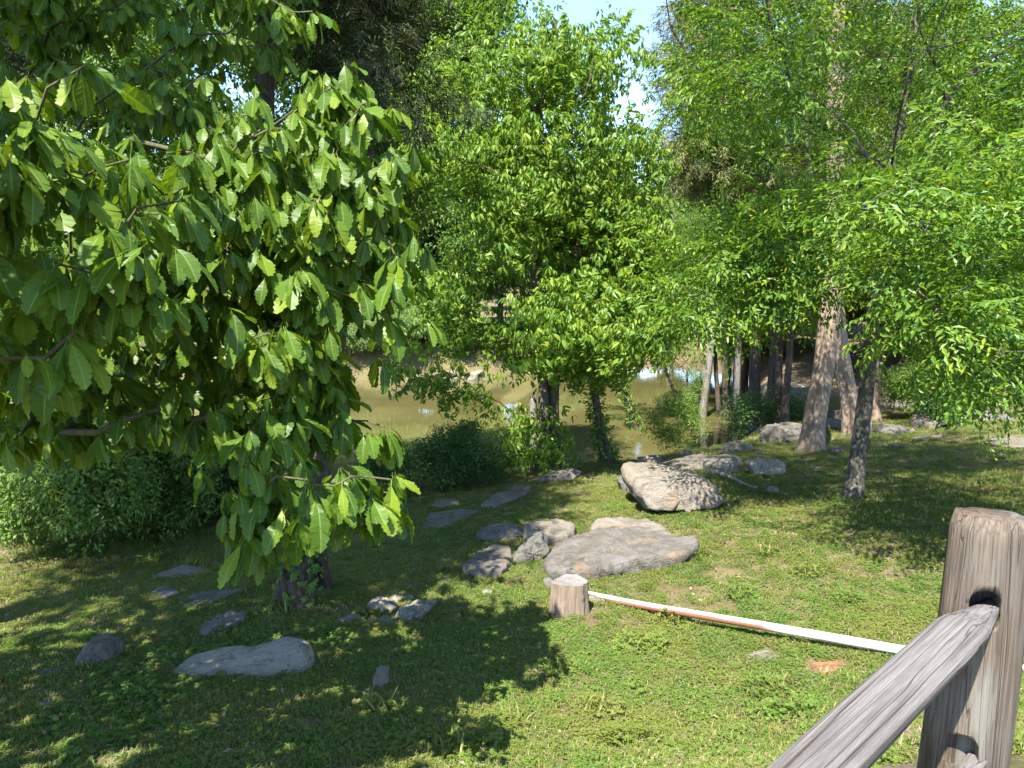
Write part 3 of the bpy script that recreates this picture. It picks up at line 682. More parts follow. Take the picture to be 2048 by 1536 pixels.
    cedar(1622, 903, [(1630,830),(1646,740),(1656,640),(1664,560),(1668,420),(1670,200),(1672,-60)], .245, 'large pale cedar trunk with peeling sunlit bark on the right lawn', 'cedar_bark',
          lambda d: np.vstack([sample_poly([(1480,-200),(1840,-200),(1860,350),(1780,450),(1560,440),(1460,200)], 90, d - 1, d + 3)]), 41, ['dry_cedar', 'dark'], r1=.17, flare=1.35, flute=.1)
    cedar(1634, 880, [(1645,700),(1646,560),(1632,440),(1618,330),(1606,200)], .09, 'slender white stem rising behind the large pale cedar', 'dead_wood', lambda d: sample_poly([(1560,0),(1700,0),(1680,240),(1580,240)], 10, d - 1, d + 1), 58, 'mid', per=5)
    cedar(1706, 868, [(1698,800),(1686,740),(1675,660),(1672,560),(1690,300)], .24, 'grey cedar trunk leaning left just behind the large pale cedar', 'cedar_bark',
          lambda d: sample_poly([(1560,0),(1900,0),(1900,420),(1600,440)], 40, d, d + 3), 42, 'dark', flare=1.2)
    cedar(1742, 842, [(1744,780),(1746,700),(1748,560)], .2, 'thin reddish cedar trunk seen right behind the lichen-spotted elm trunk', 'cedar_bark', lambda d: sample_poly([(1600,100),(1900,100),(1900,600),(1640,600)], 40, d, d + 4), 43, 'far')
    cedar(1775, 815, [(1760,770),(1750,720),(1745,560)], .2, 'brown trunk leaning left beyond the thin reddish cedar', 'cedar_dark_bark', lambda d: sample_poly([(1650,100),(1950,100),(1950,600)], 30, d, d + 4), 44, 'far')
    cedar(1805, 760, [(1805,700),(1806,600)], .4, 'reddish brown trunk in the shade behind the bird feeder hooks', 'cedar_dark_bark', lambda d: sample_poly([(1650,0),(2048,0),(2048,600),(1750,650)], 60, d, d + 6), 45, 'far', scl=1.5)
    cedar(1404, 888, [(1404,840),(1414,760),(1422,690),(1430,560)], .2, 'sun-dappled leaning trunk at the right edge of the water', 'pale_bark', lambda d: sample_poly([(1300,250),(1500,250),(1520,660),(1330,640)], 60, d - 1, d + 3), 46, 'mid')
    cedar(1505, 862, [(1508,790),(1510,700),(1512,560)], .27, 'dark straight cedar trunk behind the cracked boulder, left of the big pale cedar', 'cedar_dark_bark', lambda d: sample_poly([(1400,200),(1640,200),(1640,600),(1420,640)], 60, d - 1, d + 3), 47, 'dark')
    cedar(1440, 868, [(1436,800),(1432,740),(1428,640)], .13, 'thin dark trunk, first to the right of the sun-dappled one by the water', 'cedar_dark_bark', lambda d: sample_poly([(1340,350),(1500,350),(1500,650)], 30, d, d + 3), 48, 'far')
    cedar(1456, 866, [(1452,800),(1450,740),(1448,640)], .15, 'thin dark trunk, second to the right of the sun-dappled one by the water', 'cedar_dark_bark', lambda d: sample_poly([(1350,350),(1520,350),(1500,650)], 30, d, d + 3), 49, 'mid')
    for k, (u, v, t) in enumerate([(1541, 852, (1548, 700)), (1556, 850, (1560, 690)), (1568, 848, (1580, 700))]):
        cedar(u, v, [((u * 2 + t[0]) // 3, 790), t, (t[0] + 3, 560)], .17 if k == 0 else .12, ['thickest and leftmost of three dark stems behind the cracked boulder', 'middle one of three dark stems behind the cracked boulder', 'rightmost of three dark stems behind the cracked boulder'][k],
              'cedar_dark_bark', lambda d: sample_poly([(1440,250),(1700,250),(1680,640),(1480,660)], 26, d, d + 4), 50 + k, 'far' if k else 'dark')
    # bent sapling over the water
    cedar(1368, 884, [(1362,840),(1350,790),(1332,740),(1318,700)], .1, 'bent sapling leaning over the water beside the blue reflection', 'brown_bark', lambda d: sample_poly([(1290,640),(1400,640),(1410,800),(1330,800)], 26, d - .8, d + .8), 55, 'mid', per=6, scl=.8)
    # ivied stump tree and dark stem on the far right
    cedar(1912, 838, [(1920,790),(1926,720),(1930,600)], .16, 'small tree wrapped in dark ivy beside the flat slabs on the right', 'brown_bark', lambda d: sample_poly([(1840,600),(2020,560),(2030,720),(1880,740)], 22, d - .6, d + .6), 56, 'mid', per=8)
    g = gbase(1912, 838); pts = []; E = []; Pq = smooth_path([np.array(g), np.array(P_(1920,790,proj(g)[0,2])), np.array(P_(1926,700,proj(g)[0,2]))], 30)
    for q in Pq:
        for _ in range(9): a = rnd(0, 6.28); r = rnd(.1, .38) * (1.4 - .8 * (q[2] - g[2]) / 2); pts.append(q + np.array([math.cos(a) * r, math.sin(a) * r, 0])); E.append((rnd(-1, 1), rnd(-1, 1), rnd(0, 6)))
    tag(scatter('ivy', pts, E, RS.uniform(.9, 1.4, len(pts)), RS.randint(0, 4, len(pts)), TPL['ivy'], None, tuple(g)), 'dark ivy mound round the small tree by the right-hand slabs', 'ivy')
    cedar(2004, 818, [(2006,760),(2010,700),(2020,600)], .12, 'slim dark stem at the far right edge above the rocks', 'cedar_dark_bark', lambda d: sample_poly([(1940,500),(2100,500),(2100,740),(1960,740)], 30, d - 1, d + 2), 57, 'mid')
lawn_trees()

# ------------------------------------------------------------------ woodland behind: a few kinds, copied one by one
def proto(name, label, h, r, crown, spray, n, per, srad, scl, bark, seed, group, droop=.3, vert=.8):
    x, y = crown.pop('at'); z = float(H(x, y))
    c = (x, y, z + h * .62)
    att = sample_ell(c, (r, r, h * .42), n, .25)
    path = [(x, y, z), (x + .2, y, z + h * .3), (x - .2, y + .2, z + h * .6), (x, y, z + h * .9)]
    return make_tree(name, label, path, h * .017, h * .006, att, spray, per, srad, scl, bark, group, 'tree', vert, droop, tipr=.012, seed=seed, first=.25, sides=12)[0]
def woodland():
    far = []
    far.append(proto('far_bank_tree', 'leafy tree standing on the far bank of the pond', 14, 4.6, {'at': (-6, 58)}, 'far', 120, 22, 1.2, 1.75, 'brown_bark', 61, 'trees on the far bank'))
    far.append(proto('far_bank_tree', 'tall pale-leaved tree standing on the far bank of the pond', 17, 4.2, {'at': (-14, 57)}, 'pale', 120, 22, 1.2, 1.8, 'brown_bark', 62, 'pale trees on the far bank'))
    spots = [(-22,56,1),(-30,55,0),(-38,58,1),(-1,61,1),(5,68,0),(-10,66,0),(-19,66,1),(-28,68,0),(-36,70,1),(1,74,1),(-5,76,0),(9,80,1),(-14,80,1),(-24,82,0),(-46,62,0),(-54,70,1),
             (28,74,0),(32,86,1),(26,62,1),(36,72,0),(44,66,1),(42,84,0),(54,74,1),(12,104,0),(5,98,1),(-6,98,0),(38,104,1),(46,118,0),(30,112,0),(15,109,0),(19,112,1),(23,111,0),(27,109,1),(31,102,0),(21,119,1),(32,93,1),(26,120,0),(10,124,1),
             (56,60,0),(66,72,1),(64,50,0),(-66,60,1),(-40,84,1)]
    for i, (x, y, k) in enumerate(spots):
        sclf = rnd(.75, 1.1) if y < 100 else rnd(.6, .85)
        copy_tree(far[k], (x, y, float(H(x, y)) - .1), rnd(0, 6.28), sclf)
    # low willows and brush at the far waterline
    sh = []
    for k, (x, y) in enumerate([(-3, 54.5), (-12, 52.5)]):
        z = float(H(x, y)); att = sample_ell((x, y, z + 1.3), (2.2, 1.4, 1.3), 34, .2, -.2)
        sh.append(make_tree('far_bank_bush', ['low green bush along the far waterline', 'low pale bush along the far waterline'][k], [(x, y, z), (x + .1, y, z + .7), (x, y, z + 1.4)], .06, .03, att, ['far', 'pale'][k], 12, .6, 1.1, 'brown_bark', ['green bushes along the far waterline', 'pale bushes along the far waterline'][k], 'bush', seed=70 + k, first=.1)[0])
    for i, x in enumerate([-7,-16,-21,-26,-31,-36,-42,-8.5,1.5,4]):
        y = 54 + rnd(-.5, 1.5) - (x < -14) * 2.5 + (x > 1) * 5; copy_tree(sh[i % 2], (x, y, float(H(x, y)) - .1), rnd(0, 6), rnd(.7, 1.2))
    # right-hand woodland
    G1 = 'woodland trees behind the right lawn'
    a = proto('woodland_tree', 'shaded woodland tree behind the right lawn', 15, 3.6, {'at': (17, 33)}, 'far', 120, 20, 1.0, 1.4, 'brown_bark', 81, G1)
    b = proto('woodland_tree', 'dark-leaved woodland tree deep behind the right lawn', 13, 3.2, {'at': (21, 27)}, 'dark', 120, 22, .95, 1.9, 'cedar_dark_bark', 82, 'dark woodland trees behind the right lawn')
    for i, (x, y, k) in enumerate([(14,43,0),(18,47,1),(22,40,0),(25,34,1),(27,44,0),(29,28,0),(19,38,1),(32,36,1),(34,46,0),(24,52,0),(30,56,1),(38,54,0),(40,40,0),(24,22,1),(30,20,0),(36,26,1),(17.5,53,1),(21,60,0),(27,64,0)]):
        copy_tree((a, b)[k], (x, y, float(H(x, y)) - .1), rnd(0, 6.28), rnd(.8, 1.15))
    # pale tall trees beside the gap of sky
    c = proto('tall_pale_tree', 'tall pale green tree beside the gap of sky, beyond the water', 17, 3.0, {'at': (14.2, 47)}, ['pale', 'dry_cedar'], 130, 20, 1.0, 1.3, 'pale_bark', 83, 'tall pale trees beside the gap of sky')
    for (x, y, s) in [(16.5, 52, 1.05), (18.2, 60, .9), (12.6, 56, .98)]: copy_tree(c, (x, y, float(H(x, y)) - .1), rnd(0, 6), s)
    # trees left of the centre tree, reaching over the pond
    att = np.vstack([sample_poly([(640,-200),(1000,-200),(1010,30),(940,100),(880,180),(880,330),(760,420),(700,300)], 120, 17, 21)])
    make_tree('overhanging_tree', 'tall tree with a dark slanting limb above and left of the centre tree', [(-6.2, 17.2, 0), (-5.8, 17.4, 5), (-4.6, 18, 9), (-3.6, 18.5, 12), (-3.2, 18.5, 15)], .3, .09, att, 'mid', 20, .95, 1.5, 'oak_bark', seed=91, tipr=.01, up=.0)
    att = np.vstack([sample_poly([(-100,-100),(640,-100),(700,300),(560,700),(420,800),(-100,800)], 110, 13, 20)])
    make_tree('backdrop_tree', 'leafy tree behind the chestnut oak, seen in gaps between its leaves', [(-9.5, 15.2, 0), (-9.3, 15.3, 5), (-8.8, 15.8, 9), (-8.8, 16, 13)], .3, .09, att, 'mid', 18, 1.0, 1.6, 'oak_bark', seed=92, tipr=.01)
    # trees on the left, beyond the frame, whose shade falls on the lawn
    att = sample_ell((-5.8, 3.6, 13.4), (2.2, 1.9, 1.9), 60, .3)
    make_tree('shade_tree', 'tall tree standing outside the left edge that shades the lawn', [(-8.2, 2.8, 2.6), (-8.0, 3.0, 7), (-7.2, 3.3, 10.5), (-6.0, 3.6, 14)], .3, .1, att, 'centre', 20, .8, 1.6, 'oak_bark', seed=93, tipr=.01)
    # dry cedar twigs above the right of the gap
    att = sample_poly([(1380,-60),(1480,-60),(1500,260),(1440,380),(1360,300)], 40, 19, 22)
    g = G(1470, 862)
    make_tree('dry_cedar', 'tall olive-brown cedar rising left of the elm crown', [tuple(g), (g[0], g[1], 6), (g[0] - .3, g[1], 10), (g[0] - .3, g[1], 14)], .16, .06, att, 'dry_cedar', 26, .8, 1.2, 'pale_bark', seed=94, tipr=.008)
woodland()

# ------------------------------------------------------------------ bushes at the lawn's edge
def bush(name, label, poly, d0, d1, base, n, spray, per, rad, scl, stems=4, group=None, bark='twig', seed=0):
    base = np.array(base); root = thing(name, tuple(base), label, 'bush', group); att = sample_poly(poly, n, d0, d1)
    att[:, 2] = np.maximum(att[:, 2], H(att[:, 0], att[:, 1]) + .12)
    root_tr = [(base[0], base[1], base[2] - .1), (base[0], base[1], base[2] + .05), (base[0] + .02, base[1], base[2] + .2)]
    A, Par, rd, tips, ch, nt_ = grow(root_tr, att, tipr=.004, step=.2, pathw=.15, first=0, up=.25)
    V, Fs = branch_mesh(A, Par, rd, ch, nt_, minr=.004, maxr=.03); b = obj('branches', mesh('branches', V - base, Fs, M[bark]), root, False); b['kind'] = 'stuff'
    tp = TPL[spray]; Pp, E, S, I = foliage_points(A, Par, tips, per, rad, scl, len(tp), .8)
    scatter('foliage', Pp, E, S, I, tp, root, base)
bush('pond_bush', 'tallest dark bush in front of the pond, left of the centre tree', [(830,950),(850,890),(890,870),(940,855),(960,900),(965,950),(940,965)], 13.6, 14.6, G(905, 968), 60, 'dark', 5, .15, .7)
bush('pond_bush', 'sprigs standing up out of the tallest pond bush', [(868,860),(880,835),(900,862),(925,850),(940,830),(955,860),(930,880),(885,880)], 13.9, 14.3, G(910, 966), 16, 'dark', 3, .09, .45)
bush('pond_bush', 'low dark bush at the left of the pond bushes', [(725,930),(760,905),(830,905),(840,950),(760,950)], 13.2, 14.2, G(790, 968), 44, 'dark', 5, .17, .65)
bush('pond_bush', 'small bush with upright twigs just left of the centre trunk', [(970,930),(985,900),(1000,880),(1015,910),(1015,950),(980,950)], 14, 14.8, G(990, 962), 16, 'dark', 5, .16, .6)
bush('edge_bush', 'sunlit glossy bush at the left edge of the lawn', [(10,1070),(-40,950),(20,860),(130,830),(170,880),(250,860),(270,960),(240,1030),(160,1040)], 9.3, 11, G(130, 1090), 80, 'bush', 7, .34, 1.0)
bush('edge_bush', 'sunlit bush behind the oak, between the left bush and the cedar trunk', [(230,1010),(240,880),(300,850),(380,860),(420,900),(410,1000),(320,1040)], 10.6, 11.8, G(320, 1060), 70, 'bush', 7, .34, 1.0)
bush('edge_bush', 'shaded bush right of the two sunlit bushes, above the lawn edge', [(410,1020),(430,900),(500,860),(600,900),(600,1000),(480,1020)], 11.8, 12.8, G(500, 1045), 45, 'dark', 10, .25, .9)
bush('bank_bush', 'small dark bush on the right among the slabs', [(1850,800),(1860,760),(1900,750),(1930,770),(1920,830),(1870,830)], 19, 20, G(1880, 838), 26, 'dark', 8, .3, .9)
bush('bank_bush', 'broad-leaved bush under the bird feeder hooks', [(1790,790),(1770,760),(1830,730),(1900,740),(1900,800),(1840,810)], 21, 22.5, G(1845, 832), 30, 'mid', 7, .35, .9)
bush('bank_bush', 'green bush on the bank behind the cracked boulder', [(1440,870),(1460,800),(1540,790),(1600,800),(1600,850),(1500,870)], 23, 25, G(1520, 868), 22, 'dark', 7, .4, 1.0)
bush('bank_bush', 'leafy bush over the water below the bent sapling', [(1320,880),(1300,830),(1330,790),(1390,800),(1400,860)], 20.5, 21.5, G(1350, 892), 20, 'mid', 6, .3, .7)

# ------------------------------------------------------------------ rocks
def noise_disp(V, nrm, amp, seed, scale=1.0):
    out = V.copy(); off = Vector((seed * 13.7, seed * 7.1, seed * 3.3))
    for i in range(len(V)):
        p = Vector(V[i]) * scale
        a = mn.noise(p * 2.2 + off) * 1.0 + mn.noise(p * 6 + off) * .45 + mn.noise(p * 15 + off) * .2
        c = mn.cell_vector(Vector((p.x * 1.6, p.y * 1.6, p.z * 3.2)) + off)
        a += (c.x - .5) * .7 * .5
        out[i] += nrm[i] * amp * (a + mn.noise(p * 34 + off) * .14 - .5 * max(0, .06 - abs(mn.noise(Vector((p.x, p.y, p.z * 2)) * 1.8 - off))) / .06)
    return out
def chisel(V, c, n, seed, lo=.62, hi=.92, flat=(1, 1, 1)):
    rr = np.random.RandomState(seed); Q = (V - c); ext = np.maximum(np.abs(Q).max(0), 1e-3)
    for k in range(-2, n):
        d = rr.normal(size=3) if k >= 0 else np.array([.12 * (k + 1.5), -1, .3 + .25 * (k + 1)]) * np.array(flat); d /= np.linalg.norm(d); dd = d / ext; dd /= np.linalg.norm(dd)
        s = Q @ dd; m_ = s.max() * rr.uniform(lo, hi); over = np.maximum(s - m_, 0); Q = Q - np.outer(over * .97, dd)
    return c + Q
def norms(V, Fs):
    N = np.zeros_like(V)
    for f in Fs:
        a, b, c = V[f[0]], V[f[1]], V[f[2]]; n = np.cross(b - a, c - a)
        for i in f: N[i] += n
    return N / (np.linalg.norm(N, axis=1)[:, None] + 1e-12)
def resample(poly, n, rnd_=.5):
    P = np.array(poly, float); Q = np.vstack([P, P[:1]]); L = np.r_[0, np.cumsum(np.linalg.norm(np.diff(Q, axis=0), axis=1))]
    t = np.linspace(0, L[-1], n, endpoint=False); return np.c_[np.interp(t, L, Q[:, 0]), np.interp(t, L, Q[:, 1])]
COLLAR = []
def slab(poly, h, label, mat='rock', amp=.04, name='rock', n=56, group=None, seed=None, cat='rock', tilt=0):
    """flat rock: the top outline is laid on the slope, sides go down into the soil"""
    seed = seed if seed is not None else len(bpy.data.objects); O = resample(poly, n)
    T = np.array([G(u, v, h) for u, v in O]); c = T.mean(0); ag = np.arange(n) / n * 6.283; wb = sum(np.sin(ag * k_ + seed * k_ * 1.7) / k_ ** .7 for k_ in (4, 7, 11, 17, 23)) * .028; T[:, :2] = c[:2] + (T[:, :2] - c[:2]) * (1 + wb[:, None]); k = [0, .2, .4, .58, .74, .87, .95, 1.0]; V = [c]; Fs = []
    size = np.linalg.norm(T - c, axis=1).mean()
    for q in (T if h > .02 else []): COLLAR.append(c[:2] + (q - c)[:2] * (1 + .04 / max(size, .1)))
    zt = np.median(T[:, 2] - H(T[:, 0], T[:, 1]))
    sl = np.linalg.lstsq(np.c_[T[:, 0] - c[0], T[:, 1] - c[1], np.ones(n)], T[:, 2], rcond=None)[0]
    def top(x, y): return sl[0] * (x - c[0]) + sl[1] * (y - c[1]) + sl[2]
    V[0] = np.array([c[0], c[1], top(c[0], c[1])]); rings = []
    for q in k[1:]:
        r = c + (T - c) * q; r[:, 2] = top(r[:, 0], r[:, 1]) - h * .12 * q ** 6; rings.append(r)
    for q, dz in ((1.03, .25), (1.05, .5), (1.03, .8), (1.05, 1.4)):
        r = c + (T - c) * q; r[:, 2] = top(r[:, 0], r[:, 1]) - h * dz - (.12 if dz > 1 else 0); rings.append(r)
    V = np.vstack([V[0]] + rings); Fs = [[0, 1 + i, 1 + (i + 1) % n] for i in range(n)]
    for j in range(len(rings) - 1):
        a, b = 1 + j * n, 1 + (j + 1) * n
        for i in range(n): Fs.append([a + i, b + i, b + (i + 1) % n, a + (i + 1) % n])
    N = norms(V, Fs); N = -N if N[0][2] < 0 else N
    if N[0][2] < 0 or norms(V, Fs)[0][2] < 0: Fs = [f[::-1] for f in Fs]
    V = noise_disp(V, norms(V, Fs), amp, seed % 97, 1.2 / max(size, .25))
    o = obj(name, mesh(name, V - c, Fs, M[mat])); o.location = Vector(c); return tag(o, label, cat, group)
def boulder(poly, t, label, mat='rock', amp=.05, pw=.55, name='rock', seed=None, lift=0, parent=None, dd=0, cat='rock', group=None, lean=0, nc=11):
    """rock with the outline it shows from the lawn, t metres thick"""
    seed = seed if seed is not None else len(bpy.data.objects); P = np.array(poly, float); cu, cv = P.mean(0); P = (P - (cu, cv)) * (1.07 if nc > 5 else 1.01) + (cu, cv); vb = P[:, 1].max()
    ub = P[P[:, 1].argmax(), 0]; g = G(ub, vb); d = proj(g)[0, 2] + t * .45 + dd; C0 = W(cu, cv, d)
    lo = resample(P, 40); lo = lo[lo[:, 1] > cv + (vb - cv) * .35]; gd = np.array([proj(G(*q))[0, 2] for q in lo]); sk = 0 if np.ptp(lo[:, 0]) < 12 else float(np.clip(np.polyfit(lo[:, 0] - cu, gd, 1)[0], -1.1 * d / F, 1.1 * d / F))
    d = float(np.median(gd - sk * (lo[:, 0] - cu))) + t * .28 + dd; C0 = W(cu, cv, d)
    nA, nB = 60, 36; V = []
    seg = np.vstack([P, P[:1]]) - (cu, cv)
    def radius(a):
        dx, dy = math.cos(a), -math.sin(a); best = 0
        for i in range(len(P)):
            p, q = seg[i], seg[i + 1]; e = q - p; den = dx * e[1] - dy * e[0]
            if abs(den) < 1e-9: continue
            tt = (p[0] * e[1] - p[1] * e[0]) / den; s = (p[0] * dy - p[1] * dx) / den
            if tt > 0 and -1e-6 <= s <= 1 + 1e-6: best = max(best, tt)
        return best
    rad = [radius(2 * math.pi * i / nA) for i in range(nA)]; ys = np.linspace(-1, 1, nB); ys = np.sign(ys) * (1 - (1 - np.abs(ys)) ** 1.8)
    rings = []
    for yy in ys:
        s = yy; rr = (1 - abs(s) ** 2.6) ** pw
        rg = []
        for i in range(nA):
            a = 2 * math.pi * i / nA; sa = math.sin(a); ql = rr if sa >= 0 else rr ** (1 - .9 * min(1, -sa * 2)); px = math.cos(a) * rad[i] * (rr if sa >= 0 else rr ** (1 - .35 * min(1, -sa * 2))); py = sa * rad[i] * ql * (1 if sa > -.2 else 1 + .25 * (-sa - .2))
            rg.append(W(cu + px, cv - py, d + sk * px) + np.array([0, s * t / 2 + lean * py * d / F, 0]))
        rings.append(rg)
    V = np.array(rings).reshape(-1, 3); Fs = []
    for j in range(nB - 1):
        for i in range(nA): Fs.append([j * nA + i, j * nA + (i + 1) % nA, (j + 1) * nA + (i + 1) % nA, (j + 1) * nA + i])
    c1 = len(V); V = np.vstack([V, V[:nA].mean(0), V[-nA:].mean(0)])
    for i in range(nA): Fs.append([c1, (i + 1) % nA, i]); Fs.append([c1 + 1, (nB - 1) * nA + i, (nB - 1) * nA + (i + 1) % nA])
    N = norms(V, Fs); size = np.ptp(V[:, 0]) / 2
    if ((V - C0) * N).sum() < 0: Fs = [f[::-1] for f in Fs]; N = -N
    if parent is None or True: V = chisel(V, C0, nc, seed * 7 + 1); N = norms(V, Fs)
    V = noise_disp(V, N, amp * .8, seed % 97, .9 / max(size, .2))
    fx = np.ptp(V[:, 0]) / 2; 
    for k in range(int(14 + fx * 40) if name != 'pebble' else 0):
        a = rnd(0, 6.283); a = a if math.sin(a) < .3 else -a; COLLAR.append(np.array([C0[0] + math.cos(a) * fx * 1.0, C0[1] + math.cos(a) * fx * sk * F / d + math.sin(a) * t * .5]))
    if parent is not None:
        b = np.array(total_loc(parent)); return obj(name, mesh(name, V - b, Fs, M[mat]), parent, False)
    o = obj(name, mesh(name, V - C0, Fs, M[mat])); o.location = Vector(C0); return tag(o, label, cat, group)

BB = boulder([(1248,940),(1258,930),(1280,929),(1330,934),(1385,943),(1425,965),(1466,996),(1440,1004),(1380,1010),(1320,1016),(1282,1006),(1262,985),(1248,960)], 1.1, 'largest grey boulder, undercut on its left, on the lawn right of centre', 'rock_light', .07, .42, 'boulder', 3, cat='boulder', nc=4)
boulder([(1266,985),(1268,962),(1285,956),(1330,955),(1375,960),(1400,968),(1430,985),(1462,999),(1420,1006),(1380,1012),(1320,1020),(1290,1014)], .7, None, 'rock_light', .07, .4, 'ledge', 4, parent=BB, dd=-.42, nc=4)
boulder([(1232,958),(1245,948),(1262,958),(1272,985),(1242,984)], .5, 'small dark rock tucked against the left of the largest boulder', 'rock_dark', .03)
boulder([(1310,950),(1365,915),(1420,908),(1462,911),(1486,924),(1484,932),(1420,938),(1320,945)], 1.6, 'broad pale rock behind the largest boulder', 'rock_light', .06, .5)
boulder([(1409,928),(1420,922),(1476,919),(1481,930),(1480,948),(1445,951),(1411,949)], .55, 'left one of two squared grey blocks on the lawn', 'rock_lichen', .035, .2, 'stone_block', nc=2)
boulder([(1490,926),(1500,921),(1558,921),(1569,926),(1567,943),(1548,955),(1500,951)], .6, 'right one of two squared grey blocks, nearer the cedar', 'rock_lichen', .035, .2, 'stone_block', nc=2)
boulder([(1515,860),(1524,853),(1570,849),(1605,850),(1604,870),(1560,886),(1516,892)], 1.0, 'cracked boulder left of the big pale cedar trunk', 'rock', .08, .25, 'boulder', cat='boulder', nc=3)
boulder([(1437,907),(1445,893),(1475,884),(1500,888),(1506,896),(1470,908)], .8, 'low rounded rock left of the cracked boulder', 'rock', .04)
boulder([(1506,912),(1512,903),(1530,902),(1533,911)], .3, 'small dark stone below the cracked boulder', 'rock_dark', .02)
boulder([(1650,906),(1655,898),(1680,893),(1690,901),(1680,908)], .4, 'small dark rock at the right foot of the pale cedar', 'rock_dark', .03)
boulder([(1340,934),(1343,926),(1354,924),(1362,930),(1358,937)], .25, 'fist-sized round stone behind the largest boulder', 'rock_dark', .015)
boulder([(1748,857),(1768,851),(1800,850),(1814,856),(1812,868),(1770,872),(1752,866)], 1.2, 'thin overhanging slab, left of the flat slabs on the right', 'rock_dark', .04, .3)
boulder([(1818,852),(1830,840),(1865,828),(1895,825),(1905,834),(1892,850),(1860,861),(1830,860)], 1.6, 'wide flat-topped slab on the right, beside the ivied tree', 'rock', .04, .35)
boulder([(1806,866),(1815,854),(1832,858),(1826,870)], .6, 'small pale rock between the two slabs on the right', 'rock_light', .03)
boulder([(1935,838),(1950,828),(1990,822),(2020,828),(2016,842),(1960,846)], 1.4, 'shaded low rocks right of the ivied tree', 'rock_dark', .06)
slab([(1970,884),(2010,862),(2060,852),(2110,850),(2110,890),(2010,892)], .06, 'sunlit bare rock sheet at the right edge of the lawn', 'rock_light', .03)
slab([(1822,876),(1850,868),(1890,866),(1880,876),(1840,880)], .03, 'flat rock flush with the grass before the right-hand slabs', 'rock_light', .02)
boulder([(1776,896),(1782,889),(1800,888),(1806,895),(1795,899)], .35, 'small dirt-coloured stone on the sunny lawn, right of the elm', 'rock_tan', .02)
boulder([(1533,985),(1536,975),(1550,973),(1562,981),(1558,990),(1540,991)], .2, 'small pale stone alone on the grass left of the elm trunk', 'rock_light', .02)
# middle group
boulder([(952,1066),(965,1051),(1015,1048),(1035,1058),(1052,1074),(1046,1084),(990,1084),(956,1080)], .45, 'black-spotted long block, upper left of the middle rock group', 'rock_dark', .035, .22, nc=5)
slab([(1047,1050),(1075,1038),(1115,1033),(1146,1046),(1150,1060),(1112,1070),(1080,1068),(1050,1062)], .16, 'pale blocky rock at the top of the middle rock group', 'rock_light', .03)
boulder([(1020,1124),(1038,1094),(1082,1064),(1096,1070),(1105,1088),(1092,1106),(1060,1128),(1035,1134)], .3, 'tilted dark block leaning on the big slab', 'rock_dark', .035, .22, nc=5)
slab([(925,1132),(950,1104),(988,1087),(1018,1092),(1024,1108),(1010,1132),(992,1138),(950,1140)], .12, 'rounded rock at the lower left of the middle rock group', 'rock', .03)
slab([(1092,1112),(1108,1086),(1150,1066),(1230,1053),(1320,1050),(1394,1072),(1392,1086),(1366,1102),(1280,1118),(1200,1128),(1112,1130),(1094,1122)], .19, 'largest flat slab with rust-brown litter, centre of the lawn', 'rock_rust', .045, n=96)
slab([(1181,1052),(1192,1036),(1235,1030),(1292,1036),(1335,1052),(1300,1066),(1200,1066)], .16, 'pale flat rock just behind the largest slab', 'rock_light', .03)
boulder([(1086,1180),(1088,1162),(1104,1156),(1112,1166),(1110,1180)], .25, 'squat brown stone behind the left of the sawn stump', 'rock_dark', .015, .3)
boulder([(1106,1156),(1108,1144),(1124,1136),(1140,1148),(1136,1158)], .3, 'dark stone between the largest slab and the stump', 'rock_dark', .02)
slab([(848,1052),(860,1024),(900,1018),(962,1020),(935,1032),(885,1052)], .05, 'shaded flat rock by the tips of the lowest oak leaves', 'rock', .02)
slab([(964,1008),(985,988),(1030,976),(1061,979),(1045,990),(990,1010)], .08, 'grey flat rock on the slope below the pond bushes', 'rock', .025)
boulder([(1064,968),(1078,955),(1110,944),(1152,935),(1163,942),(1156,954),(1110,963),(1085,970)], .6, 'long log-shaped rock in front of the centre tree', 'rock', .03, .4)
slab([(1015,978),(1030,968),(1060,968),(1062,976),(1030,980)], .05, 'little flat rock beside the log-shaped rock', 'rock_light', .02)
slab([(862,1010),(870,1000),(910,996),(920,1004),(890,1012)], .06, 'pale stone in the sunny strip below the pond bushes', 'rock_light', .02)
slab([(760,1080),(790,1071),(860,1072),(876,1079),(820,1085)], .03, 'thin rock nearly buried in shaded grass below the oak', 'rock', .015)
slab([(808,1142),(815,1135),(832,1134),(830,1142)], .03, 'tiny pale stone in the shaded grass, middle left', 'rock_light', .01, n=24)
slab([(870,1131),(880,1124),(902,1122),(900,1131),(885,1134)], .03, 'small flat stone left of the middle rock group', 'rock_light', .01, n=24)
slab([(868,1162),(880,1156),(905,1154),(908,1162),(885,1166)], .03, 'small flat stone in the shade left of the stump', 'rock', .01, n=24)
boulder([(963,1191),(966,1182),(975,1178),(985,1184),(982,1193)], .12, 'white fist-sized stone left of the stump', 'rock_lichen', .01)
